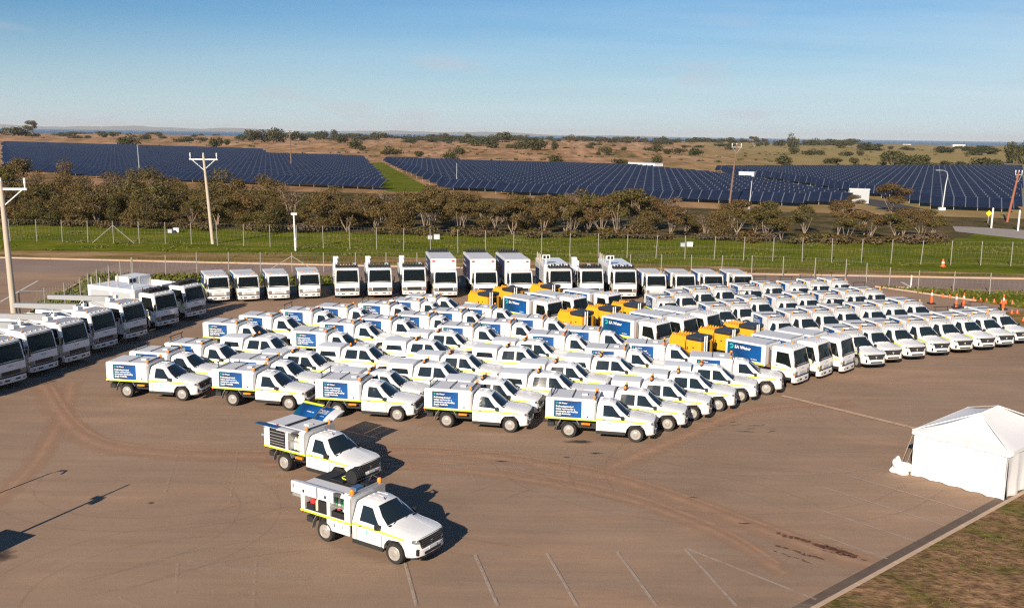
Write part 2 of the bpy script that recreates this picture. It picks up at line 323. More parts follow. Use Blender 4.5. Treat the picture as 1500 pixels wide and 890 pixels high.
def thing(name, label, cat, loc=(0, 0, 0), rz=0, group=None):
    o = bpy.data.objects.new(name, None); COL.objects.link(o); o.empty_display_size = .3
    o.location = loc; o.rotation_euler = (0, 0, rz); tag(o, label, cat, group); return o
def tag(o, label=None, cat=None, group=None, kind=None):
    if label: o['label'] = label
    if cat: o['category'] = cat
    if group: o['group'] = group
    if kind: o['kind'] = kind
    return o
def struct(name, me): return tag(obj(name, me), kind='structure')
KIDS = {}
def kids(o):
    if o.name not in KIDS: KIDS[o.name] = list(o.children)
    return KIDS[o.name]
def dup(root, loc, rz, label=None, group=None, sc=None):
    r = root.copy(); COL.objects.link(r); r.location = loc; r.rotation_euler = (0, 0, rz)
    if sc: r.scale = sc
    if label: r['label'] = label
    if group: r['group'] = group
    for ch in kids(root):
        c = ch.copy(); COL.objects.link(c); c.parent = r
        for g in kids(ch):
            d = g.copy(); COL.objects.link(d); d.parent = c
    return r
ONES = ['first', 'second', 'third', 'fourth', 'fifth', 'sixth', 'seventh', 'eighth', 'ninth', 'tenth', 'eleventh', 'twelfth', 'thirteenth', 'fourteenth', 'fifteenth', 'sixteenth', 'seventeenth', 'eighteenth', 'nineteenth']
TENS = ['', '', 'twenty', 'thirty', 'forty', 'fifty', 'sixty', 'seventy', 'eighty', 'ninety']
def nth(i):                                              # 0 -> first
    n = i+1
    if n < 20: return ONES[n-1]
    if n >= 100: return 'hundredth' if n == 100 else 'hundred and '+nth(n-101)
    t, u = divmod(n, 10)
    return (TENS[t][:-1]+'ieth') if u == 0 else TENS[t]+'-'+ONES[u-1]

def text_mesh(lines, size, m, lead=1.15, bold=.02, align='LEFT'):
    cu = bpy.data.curves.new('lettering', 'FONT'); cu.body = '\n'.join(lines); cu.size = size; cu.space_line = lead; cu.resolution_u = 1; cu.offset = bold*size
    cu.align_x = align; cu.fill_mode = 'FRONT'
    o = bpy.data.objects.new('lettering', cu); COL.objects.link(o)
    me = bpy.data.meshes.new_from_object(o.evaluated_get(bpy.context.evaluated_depsgraph_get()))
    bpy.data.objects.remove(o); me.materials.clear(); me.materials.append(m); return me
def side_text(me, x, y, z, sgn):
    """map flat text (x right, y up) on to the flank y = const: sgn -1 reads from -y, +1 from +y"""
    n = me.copy(); n.transform(Matrix(((1 if sgn < 0 else -1, 0, 0, x), (0, 0, 1, y), (0, 1, 0, z), (0, 0, 0, 1)))); return n
def quad_uv(me):
    uv = me.uv_layers.new(name='UVMap')
    xs = [v.co.x for v in me.vertices]; zs = [v.co.z for v in me.vertices]; x0, x1, z0, z1 = min(xs), max(xs), min(zs), max(zs)
    for l in me.loops:
        c = me.vertices[l.vertex_index].co; uv.data[l.index].uv = ((c.x-x0)/(x1-x0), (c.z-z0)/(z1-z0))
    return me
HAZE = 4e-5
# surveyed positions, in metres from the point below the camera (x right, y away)
LEFT_UTES = [('S', -18.64, 49.57, -9), ('S', -18.38, 51.95, -12), ('S', -17.24, 54.18, -12), ('S', -17, 60.31, -12), ('D', -14.91, 56.58, -12), ('S', -12.64, 48.18, -12.5), ('S', -12.51, 50.45, -12), ('S', -15.4, 62.85, -12), ('D', -11.64, 52.58, -12), ('S', -13.19, 65, -12), ('S', -10.86, 58, -12), ('S', -11.05, 66.53, -12), ('S', -9.66, 60.87, -12), ('D', -8.69, 54.45, -12), ('S', -6.94, 46.47, -11.5), ('D', -6.7, 48.52, -12), ('S', -8.27, 67.92, -12), ('S', -7.45, 62.39, -12), ('S', -6.26, 69.48, -12), ('D', -5.08, 56.27, -12), ('D', -4.07, 50.55, -12), ('S', -5.08, 63.87, -12), ('S', -5.24, 71.24, -12), ('D', -3.98, 58.73, -12), ('D', -2.83, 52.72, -12), ('S', -2.97, 65.4, -12), ('S', -1.96, 60.3, -12), ('S', -1.38, 44.99, -12), ('D', -0.82, 47.16, -12), ('S', -0.95, 66.96, -12), ('S', 0.42, 61.77, -12), ('D', 0.38, 54.67, -12), ('D', 1.42, 56.55, -12), ('S', 2.57, 63.3, -12), ('D', 2.05, 48.71, -12), ('D', 3.04, 50.93, -12), ('S', 3.74, 58.05, -12), ('S', 6.01, 59.56, -12), ('S', 4.44, 43.75, -11), ('D', 5.65, 52.57, -12), ('S', 7.05, 54.27, -13), ('D', 6.23, 45.55, -13), ('D', 7.77, 47.37, -13), ('S', 9.52, 55.73, -12), ('D', 9.4, 49.02, -13), ('D', 10.96, 50.79, -13), ('S', 12.78, 52.4, -13)]
RIGHT_UTES = [('F', 21.91, 59.84), ('F', 23.56, 61.24), ('F', 25.47, 62.24), ('F', 27.6, 63.45), ('F', 29.53, 64.42), ('F', 31.47, 65.34), ('F', 33.28, 66.31), ('F', 35.06, 67.65), ('R2', 18.32, 64.04), ('R2', 20.35, 65.66), ('R2', 22.24, 66.8), ('R2', 24.15, 67.9), ('R2', 26.38, 68.87), ('R2', 28.45, 69.98), ('R2', 30.55, 71.27), ('R3', 15.2, 68.06), ('R3', 16.95, 69.28), ('R3', 18.81, 71.35), ('R3', 21.1, 72.12), ('R3', 23.08, 73.49), ('R3', 25.35, 74.1), ('R3', 27.57, 75.62), ('R3', 29.53, 76.63), ('R4', 11.78, 71.39), ('R4', 13.5, 73.78), ('R4', 15.33, 75.66), ('R4', 17.29, 76.96), ('R4', 19.77, 77.64), ('R4', 21.92, 79.23), ('R4', 24.19, 79.42), ('R4', 26.37, 80.81), ('R4', 28.49, 81.78)]
MID_TRUCKS = [(3.26, 67.79), (5.23, 69.66), (7.94, 71.23), (9.97, 60.44), (12.01, 62.11), (13.87, 63.7), (16.77, 53.52), (18.67, 55.14), (20.45, 56.43)]
TRAILERS = [(-1.71, 72.65), (0.14, 75.03), (3.2, 76.73), (4.95, 65.12), (7.06, 67.06), (9.03, 68.7), (11.61, 57.56), (13.76, 59.61), (15.72, 61.38)]
BACK_TRUCKS = [('N', -24.12, 77.51, -66), ('N', -21.82, 78.13, -66), ('N', -19.48, 78.79, -70), ('N', -17.14, 79.88, -74), ('F', -14.0, 80.13, -78), ('F', -11.28, 80.6, -79), ('F', -8.42, 81.19, -80), ('B', -5.72, 81.2, -80), ('B', -2.25, 81.35, -80), ('B', 0.79, 81.49, -80), ('R', 4.18, 81.52, -82), ('F', 6.92, 81.74, -83), ('R', 9.77, 81.62, -84), ('N', 12.5, 81.84, -86), ('N', 15.05, 81.87, -86), ('N', 17.52, 82.08, -86), ('N', 20.13, 82.29, -86)]
LEFT_TRUCKS = [('C', -27.2, 50.51, -21), ('C', -26.83, 53.47, -21), ('C', -26.07, 56.03, -20), ('C', -25.86, 59.62, -20), ('C', -25.15, 62.79, -21), ('S', -24.54, 66.99, -27), ('T', -23.68, 70.59, -24)]
FIELD_A = [(-168.92, 316.65), (-122.12, 276.02), (-62.7, 250.54), (-31.78, 236.25), (-77.67, 488.67), (-132.16, 515.36), (-170.11, 645.97), (-439.76, 827.76)]
FIELD_B = [(-18.86, 236.39), (5.94, 220.68), (28.6, 202.94), (53.24, 197.76), (71.29, 201.05), (75.86, 216.32), (73.0, 243.01), (72.17, 301.49), (62.47, 342.52), (49.74, 396.36), (25.38, 410.83), (-16.02, 429.32), (-64.79, 470.39)]
FIELD_C = [(72.92, 397.28), (253.42, 479.69), (101.38, 190.2), (76.66, 196.41), (80.07, 221.67), (76.72, 255.54), (76.77, 320.94), (68.81, 350.18)]
GRASS_TRACK = [(-70.77, 445.17), (-62.7, 459.87), (-18.63, 233.6), (-30.92, 233.58)]
CURB_FAR = [(-67.28, 103.71), (-55.8, 103.18), (-32.99, 101.59), (-3.65, 99.98), (24.79, 98.42), (52.77, 97.64), (63.35, 97.66)]
TENT = [(17.06, 38.76), (19.41, 36.13)]
KERB = [(7.36, 25.32), (9.51, 27.16), (20.89, 36.93), (26.56, 41.8)]
STRIP_LEFT = [(-34.42, 58.02), (-36.29, 68.44), (-38.24, 76.33), (-40.87, 92.68), (-30.04, 92.32), (-16.68, 92.19), (-16.79, 87.47), (-28.18, 86.48), (-32.33, 83.4), (-32.64, 74.89), (-32.66, 67.93), (-31.95, 58.17)]
STRIP_RIGHT = [(34.94, 91.16), (38.03, 90.8), (48.04, 88.62), (53.57, 87.15), (46.22, 74.81), (43.54, 80.06), (41.16, 83.59)]
STRIP_RIGHT2 = [(37.22, 76.49), (43.02, 79.06), (49.02, 79.51), (41.49, 66.86), (39.67, 72.7)]
ROAD_RIGHT = [(72.98, 158.8), (77.23, 157.03), (81.91, 153.12), (88.35, 145.56), (78.59, 129.17), (74.48, 138.97), (69.18, 149.2)]
LINES = [((-2.39, 41.77), (-1.33, 36.79)), ((-0.07, 42.1), (0.43, 40.14)), ((2.35, 42.2), (3.03, 39.22)), ((-4.82, 41.44), (-3.75, 36.52)), ((-3.42, 29.58), (-2.75, 26.68)), ((-1.13, 30.26), (-0.31, 26.75)), ((1.3, 30.46), (2.09, 26.81)), ((3.7, 30.66), (4.5, 26.88)), ((6.07, 30.99), (6.93, 26.95)), ((6.15, 30.99), (9.49, 27.42))]
LINES2 = [((12.81, 37.01), (16.08, 33.25)), ((14.32, 38.42), (17.7, 34.62)), ((15.98, 39.86), (16.6, 39.34)), ((11.86, 34.67), (14.41, 31.82)), ((11.12, 32.3), (12.83, 30.38))]
LINES3 = [((-8.34, 29.53), (-7.6, 26.47)), ((-14.7, 40.54), (-13.47, 35.44)), ((-12.19, 41.0), (-10.67, 34.5)), ((-10.83, 29.27), (-10.19, 27.19))]
LINES4 = [((-41.72, 76.61), (-44.15, 87.84)), ((-43.09, 82.08), (-40.61, 82.09))]
TAN_LINE = [(14.94, 51.04), (17.52, 48.13), (19.91, 45.3)]
TRACKS = [[(-19.47, 32.75), (-19.98, 37.73), (-21.13, 42.22), (-22.53, 46.58), (-24.6, 51.88)], [(-26.27, 51.79), (-22.15, 45.41), (-19.22, 41.8), (-16.46, 40.3), (-12.73, 39.9), (-8.88, 40.06), (-4.93, 40.78), (-1.42, 40.37), (1.56, 39.25), (4.34, 37.7), (6.78, 35.47), (8.87, 33.09), (10.73, 31.05), (12.35, 29.72)], [(-10.68, 38.93), (-4.71, 38.92), (-1.34, 38.29), (2.31, 36.85), (4.88, 35.26), (6.88, 33.15), (8.02, 31.58), (9.04, 29.22)], [(3.86, 38.66), (8.17, 43.5), (12.57, 48.27), (18.47, 49.85)]]
STAINS = [((3.16, 42.56), 1.35, 0.32), ((11.61, 45.04), 1.5, 0.6), ((3.82, 40.95), 0.5, 0.15), ((2.5, 40.35), 0.3, 0.12), ((-0.35, 39.7), 0.6, 0.1), ((11.08, 31.06), 1.6, 0.25), ((10.69, 30.56), 0.9, 0.15), ((-13.64, 34.46), 0.25, 0.2), ((-18.47, 48.81), 0.6, 0.1), ((-16.86, 29.69), 0.9, 0.8), ((7.26, 35.77), 0.4, 0.1), ((8.66, 33.27), 0.6, 0.12)]
POLES = [(-36.55, 68.95), (-37.59, 119.23), (-25.92, 113.41), (-113.55, 292.4), (-81.9, 355.11), (-14.76, 249.47), (44.14, 196.1), (46.99, 191.14), (87.08, 194.64), (86.96, 168.46)]
FENCE_FAR = [(-69.84, 119.92), (-63.6, 119.52), (-60.15, 119.56), (-40.37, 117.77), (-21.95, 115.95), (8.66, 111.32), (27.6, 109.92), (55.45, 108.33), (67.43, 107.82)]
FENCE_NEAR = [(-36.42, 69.48), (-35.92, 71.06), (-35.43, 74.37), (-35.34, 77.53), (-36.16, 81.24), (-36.28, 90.39)]
FENCE_NEAR2 = [(-36.28, 90.39), (-30.91, 95.06), (-3.57, 97.69), (24.65, 98.4), (33.84, 96.85), (36.72, 89.01), (42.24, 88.13), (46.75, 86.89), (52.64, 85.59)]
BOXES = [(-47.23, 131.46), (-46.73, 132.46), (-11.14, 128.14), (-10.23, 128.26), (22.01, 123.3), (22.92, 123.41)]
BARRIERS = [(36.41, 81.84), (38.5, 80.33), (41.5, 79.59), (37.68, 79.94)]
SMALL_CONES = [(39.08, 85.59), (39.55, 85.26), (40.1, 85.12), (40.57, 84.8), (41.08, 83.94), (41.54, 83.62), (41.93, 83.3), (42.44, 82.99), (42.94, 82.69), (43.32, 82.72), (43.76, 82.41), (41.28, 77.69), (41.75, 77.73), (40.52, 74.41)]
MISC = {'white_post': (38.39, 91.04), 'cone': (48.56, 107.07), 'shed': ((50.25, 412.17), (59.53, 399.93)), 'cabin': ((71.25, 301.24), (74.07, 293.67)), 'cabin2': ((76.19, 216.38), (78.63, 212.52)), 'sign': (81.95, 165.09), 'sign2': (79.94, 159.8), 'wp1': (78.06, 155.98), 'wp2': (80.23, 151.79), 'building': (-9.0, 137.56)}
FAR_PLANTS = [('gum', -638.8, 1285.4, 22.6, 24.6), ('b', -648.4, 1254.9, 30.3, 12.1), ('b', -644.4, 1267.8, 14.2, 10.2), ('b', -775.4, 1679.9, 23.8, 7.9), ('b', -653.3, 1483.1, 11.6, 5.8), ('b', -644.5, 1516.6, 16.5, 10.6), ('b', -592.6, 1432.2, 15.5, 7.8), ('b', -324.5, 812.6, 16.9, 9.4), ('b', -532.0, 1395.2, 17.1, 7.5), ('b', -519.2, 1430.2, 13.0, 5.4), ('b', -442.5, 1278.4, 15.5, 6.8), ('b', -436.2, 1291.8, 11.7, 7.8), ('b', -399.9, 1233.1, 16.7, 5.6), ('b', -239.0, 773.2, 12.1, 9.3), ('b', -262.7, 882.5, 7.9, 5.3), ('b', -391.9, 1386.2, 11.3, 8.2), ('b', -314.7, 1165.2, 17.2, 14.7), ('b', -304.2, 1182.0, 19.2, 15.7), ('b', -293.4, 1199.2, 21.2, 17.6), ('b', -297.9, 1299.8, 19.1, 12.4), ('b', -285.9, 1320.7, 15.4, 8.7), ('b', -290.1, 1443.7, 23.1, 13.7), ('b', -351.4, 1888.1, 15.1, 17.8), ('b', -185.4, 1030.5, 16.5, 8.2), ('b', -145.0, 863.7, 16.3, 8.1), ('b', -130.4, 836.1, 8.5, 4.8), ('b', -255.4, 1676.6, 17.0, 9.7), ('b', -239.0, 1711.5, 22.2, 13.6), ('b', -88.3, 706.7, 13.2, 5.6), ('b', -95.5, 701.3, 5.1, 3.0), ('b', -200.0, 1794.5, 15.5, 9.0), ('b', -192.8, 1809.8, 23.4, 11.7), ('b', -184.4, 1827.7, 13.1, 13.1), ('b', -57.7, 592.5, 6.0, 3.8), ('b', -132.3, 1588.7, 18.2, 8.0), ('b', -103.9, 1502.5, 23.7, 10.8), ('b', -32.6, 485.9, 9.0, 5.9), ('b', -38.1, 666.9, 8.6, 5.7), ('b', -71.0, 1436.2, 22.6, 12.3), ('b', -44.9, 1199.4, 20.6, 12.9), ('b', -25.4, 1087.5, 20.2, 13.2), ('b', -14.1, 1318.6, 22.6, 13.2), ('b', -2.3, 1053.8, 10.5, 6.8), ('b', 7.4, 879.0, 15.1, 8.8), ('b', 21.4, 819.5, 21.1, 10.0), ('b', 33.1, 796.7, 6.8, 8.0), ('b', 19.3, 454.1, 7.8, 4.9), ('b', 54.5, 1005.8, 10.1, 5.0), ('gum', 69.0, 1126.0, 17.7, 12.1), ('b', 69.8, 892.5, 7.7, 4.5), ('b', 66.9, 712.2, 8.2, 6.1), ('b', 61.5, 708.8, 4.1, 2.5), ('gum', 145.8, 1523.6, 17.5, 9.8), ('b', 50.8, 478.2, 8.9, 2.7), ('b', 90.7, 808.3, 5.8, 3.5), ('gum', 210.7, 1721.0, 14.9, 14.9), ('gum', 220.9, 1735.1, 12.5, 17.5), ('b', 114.7, 825.5, 7.1, 3.6), ('b', 123.2, 831.5, 10.8, 7.8), ('b', 71.7, 487.4, 6.3, 4.9), ('b', 124.1, 774.8, 9.0, 4.5), ('b', 138.7, 812.6, 10.6, 4.7), ('b', 142.2, 760.7, 13.3, 6.1), ('b', 239.9, 1073.8, 12.6, 5.5), ('gum', 349.7, 1410.6, 18.7, 16.6), ('gum', 368.5, 1429.7, 12.7, 13.7), ('b', 397.7, 1459.3, 19.4, 8.6), ('b', 400.1, 1388.8, 18.6, 18.6), ('b', 270.9, 937.1, 9.8, 7.0), ('b', 469.2, 1531.8, 27.5, 12.6), ('b', 149.8, 533.9, 10.3, 5.5), ('b', 130.0, 460.5, 5.5, 2.7), ('b', 289.5, 950.3, 15.6, 5.7), ('b', 290.4, 917.0, 9.6, 5.5), ('b', 179.9, 547.4, 10.7, 3.3), ('b', 283.0, 823.7, 12.4, 4.4), ('b', 310.8, 869.1, 6.6, 4.6), ('b', 184.9, 525.1, 5.6, 4.0), ('b', 163.9, 455.2, 6.2, 2.8), ('b', 143.1, 447.3, 8.7, 2.0), ('b', 227.1, 596.3, 4.6, 2.7), ('b', 228.5, 582.8, 11.6, 9.4), ('b', 228.9, 569.4, 9.6, 6.6), ('b', 240.3, 574.5, 11.6, 7.6), ('b', 240.9, 561.7, 9.6, 3.9), ('b', 228.1, 509.6, 8.0, 3.6), ('b', 232.7, 501.0, 7.9, 3.6), ('b', 238.1, 493.0, 11.7, 5.9), ('b', 242.5, 485.0, 7.0, 5.4), ('b', 399.0, 841.6, 14.6, 5.3), ('b', 433.5, 980.7, 18.4, 5.4), ('b', 317.0, 608.9, 12.8, 14.2), ('b', 472.7, 1389.5, 18.9, 10.5), ('b', 554.4, 1537.4, 25.7, 10.5), ('b', 545.8, 1456.5, 15.6, 7.8), ('tall', 74.5, 189.0, 4.4, 5.5)]
# ---------------------------------------------------------------- utes (utility trucks); x forward, y left, origin on the ground midway between the axles
def stations(kind):
    S = [  # x of each column differs near the nose; every station: a..f = (x, y, z) right half mirrored later
        [(2.36,.66,.80),(2.37,.68,.90),(2.36,.66,.965),(2.37,.58,.985),(2.41,.30,1.0),(2.42,0,1.005)],
        [(2.24,.77,.80),(2.25,.79,.90),(2.24,.77,.99),(2.26,.68,1.015),(2.30,.34,1.04),(2.31,0,1.045)],
        [(2.05,.845,.80),(2.05,.855,.91),(2.05,.835,1.01),(2.05,.75,1.045),(2.05,.38,1.065),(2.05,0,1.075)],
        [(1.70,.858,.80),(1.70,.866,.92),(1.70,.845,1.03),(1.70,.76,1.075),(1.70,.40,1.10),(1.70,0,1.115)],
        [(1.35,.86,.80),(1.35,.868,.93),(1.35,.848,1.05),(1.35,.765,1.10),(1.35,.42,1.15),(1.35,0,1.165)],
        [(1.16,.86,.80),(1.16,.868,.94),(1.16,.848,1.065),(1.15,.745,1.15),(1.20,.42,1.20),(1.22,0,1.215)],
        [(.85,.86,.80),(.85,.868,.94),(.85,.846,1.07),(.83,.665,1.40),(.87,.46,1.45),(.88,0,1.465)],
        [(.54,.86,.80),(.54,.868,.94),(.54,.845,1.075),(.50,.585,1.63),(.53,.48,1.68),(.54,0,1.70)],
        [(.28,.86,.80),(.28,.868,.94),(.28,.845,1.08),(.28,.60,1.665),(.28,.50,1.73),(.28,0,1.755)],
        [(-.05,.86,.80),(-.05,.868,.94),(-.05,.845,1.08),(-.05,.61,1.675),(-.05,.52,1.74),(-.05,0,1.77)]]
    if kind == 'S':
        S += [[(-.28,.86,.80),(-.28,.868,.94),(-.28,.845,1.08),(-.26,.62,1.65),(-.25,.53,1.71),(-.25,0,1.74)]]
    else:
        S += [[(-.5,.86,.80),(-.5,.868,.94),(-.5,.845,1.085),(-.5,.615,1.675),(-.5,.525,1.745),(-.5,0,1.775)],
              [(-.85,.86,.80),(-.85,.868,.94),(-.85,.845,1.09),(-.85,.615,1.655),(-.85,.52,1.72),(-.85,0,1.75)],
              [(-1.05,.86,.80),(-1.05,.868,.94),(-1.05,.845,1.09),(-1.02,.64,1.55),(-1.0,.55,1.63),(-1.0,0,1.66)]]
    return S
def arch(xc, r, zc, z0, rear_first=True, n=9):
    a0 = math.asin((z0-zc)/r) if abs(z0-zc) < r else 0
    return [(xc+r*math.cos(t), zc+r*math.sin(t)) for t in [math.pi-a0-(math.pi-2*a0)*i/(n-1) for i in range(n)]]
def ute_body(kind):
    S = stations(kind); mb = MB()
    rows = []
    for st in S:
        right = [(x, -y, z) for x, y, z in st]; left = [(x, y, z) for x, y, z in reversed(st[:-1])]
        rows.append(right+left)
    mb.strip(rows)
    mb.add(rows[-1], [tuple(range(len(rows[-1])))])                    # cab back
    rear = -.28 if kind == 'S' else -2.58
    for sg in (-1, 1):                                               # lower flank with real wheel arches
        y = sg*.86; zs = .42
        pts = [(rear, zs)]
        if kind == 'D': pts += arch(-1.5625, .47, .40, zs)
        pts += arch(1.5625, .47, .40, zs)+[(2.05, zs), (2.05, .80), (rear, .80)]
        mb.add([(px, y, pz) for px, pz in pts], [tuple(range(len(pts)))])
        for xc in ([1.5625, -1.5625] if kind == 'D' else [1.5625]):      # rolled arch lips
            A = arch(xc, .47, .40, zs); mb.strip([[(px, y, pz) for px, pz in A], [(px, y-sg*.16, pz) for px, pz in A]])
    # nose: two curved bands below the bonnet edge (mask, bumper) in plan view
    plan = [(2.05,-.86),(2.25,-.80),(2.37,-.68),(2.44,-.40),(2.45,0),(2.44,.40),(2.37,.68),(2.25,.80),(2.05,.86)]
    top = [(2.05,-.845),(2.24,-.77),(2.36,-.66),(2.41,-.36),(2.42,0),(2.41,.36),(2.36,.66),(2.24,.77),(2.05,.845)]
    low = [(2.05,-.83),(2.22,-.76),(2.34,-.64),(2.40,-.38),(2.41,0),(2.40,.38),(2.34,.64),(2.22,.76),(2.05,.83)]
    bmp = [(2.05,-.868),(2.28,-.82),(2.42,-.68),(2.49,-.40),(2.50,0),(2.49,.40),(2.42,.68),(2.28,.82),(2.05,.868)]
    mb.strip([[(x, y, .34) for x, y in low], [(x, y, .40) for x, y in bmp], [(x, y, .60) for x, y in bmp], [(x, y, .64) for x, y in plan], [(x, y, .80) for x, y in plan], [(x, y, .985) for x, y in top]])
    if kind == 'D':                                                   # tub behind the cab
        mb.box(-2.58, -1.05, -.858, .858, .795, 1.09); mb.add([(-2.58,-.86,.42),(-2.58,.86,.42),(-2.58,.86,.8),(-2.58,-.86,.8)], [(0,1,2,3)])
    return mb, S
def surf(S, x, t, c0, c1, sg):
    """point on the flank between columns c0 and c1 at length x"""
    for i in range(len(S)-1):
        if S[i][c0][0] >= x >= S[i+1][c0][0]:
            k = (S[i][c0][0]-x)/(S[i][c0][0]-S[i+1][c0][0])
            A = [S[i][c0][j]+(S[i+1][c0][j]-S[i][c0][j])*k for j in range(3)]; B = [S[i][c1][j]+(S[i+1][c1][j]-S[i][c1][j])*k for j in range(3)]
            p = [A[j]+(B[j]-A[j])*t for j in range(3)]; return (p[0], sg*p[1], p[2])
    return (x, sg*.86, 1)
def side_pane(S, x0, x1, x1t, sg, x0t=None, tb=.10, tt=.92, o=.008):
    """glazing on the flank: bottom x0..x1, top x0t..x1t"""
    mb = MB(); x0t = x0 if x0t is None else x0t; n = 5; rows = []
    for j in range(4):
        u = j/3; t = tb+(tt-tb)*u; xa = x0+(x0t-x0)*u; xb = x1+(x1t-x1)*u
        rows.append([(lambda p: (p[0], p[1]+sg*o, p[2]+o*.5))(surf(S, xa+(xb-xa)*i/n, t, 2, 3, sg)) for i in range(n+1)])
    return mb.strip(rows)
def wheel_mesh(r=.375, w=.25):
    t = MB().lathe([(r*.62, -w/2+.01), (r*.93, -w/2), (r, -w/2+.035), (r, w/2-.035), (r*.93, w/2), (r*.62, w/2-.01)], (0, 0, 0), 'y', 18)
    m = MB().lathe([(r*.66, -w/2+.006), (r*.62, -w/2-.006), (r*.55, -w/2+.022), (r*.34, -w/2+.004), (r*.30, -w/2-.008), (r*.15, -w/2-.012), (r*.15, w/2+.012), (r*.30, w/2+.008), (r*.34, w/2-.004), (r*.55, w/2-.022), (r*.62, w/2+.006), (r*.66, w/2-.006)], (0, 0, 0), 'y', 18)
    return t.mesh('tyre', RUBBER, True), m.mesh('rim', SILVER, True)
W_T, W_R = wheel_mesh()
def wheels(root, xs, y, r, meshes):
    for x in xs:
        for sg in (-1, 1):
            w = obj('wheel', meshes[0], root, (x, sg*y, r)); obj('rim', meshes[1], w)
def cached(f):
    store = {}
    def g(*a):
        if a not in store: store[a] = f(*a)
        return store[a]
    return g
T_SIGN = text_mesh(['Delivering trusted', 'water services for a', 'sustainable and healthy', 'South Australia'], .112, LETTER, 1.05, .04)
T_LOGO = text_mesh(['SA Water'], .10, LETTER, bold=.03)
T_BIG = text_mesh(['SA Water'], .26, LETTER, bold=.03)
T_SMALL = text_mesh(['SA Water'], .06, LETTER)
def logo_mesh(s, m):
    """round swirl: disc with a curling white wave"""
    mb = MB(); a = [(-s*math.cos(t)*.5, s*math.sin(t)*.5) for t in [R(20+i*18) for i in range(17)]]
    b = [(p*.35+s*.12, q*.35+s*.04) for p, q in a]
    mb.strip([[(p, q, 0) for p, q in a], [(p, q, 0) for p, q in b]]); return mb.mesh('logo', m)
LOGO_S = logo_mesh(.10, TEAL); LOGO_B = logo_mesh(.30, TEAL)
@cached
def sign_meshes(x0, x1, z0, z1, y, sg):
    panel = MB().box(x0, x1, min(y, y+sg*.006), max(y, y+sg*.006), z0, z1)
    p = quad_uv(panel.mesh('sign_panel', SIGN)); yy = y+sg*.011
    xs = x0+.09 if sg < 0 else x1-.09; d = -sg
    out = [('lettering', side_text(T_LOGO, xs+d*.13, yy, z1-.16, sg)), ('logo', side_text(LOGO_S, xs+d*.03, yy, z1-.125, sg)),
           ('lettering', side_text(T_SIGN, xs, yy, z1-.32, sg)), ('lettering', side_text(T_SMALL, xs, yy, z0+.07, sg))]
    return p, out
def put_sign(root, x0, x1, z0, z1, y, sg):
    p, out = sign_meshes(x0, x1, z0, z1, y, sg); s = obj('sign_panel', p, root)
    for n, me in out: obj(n, me, s)
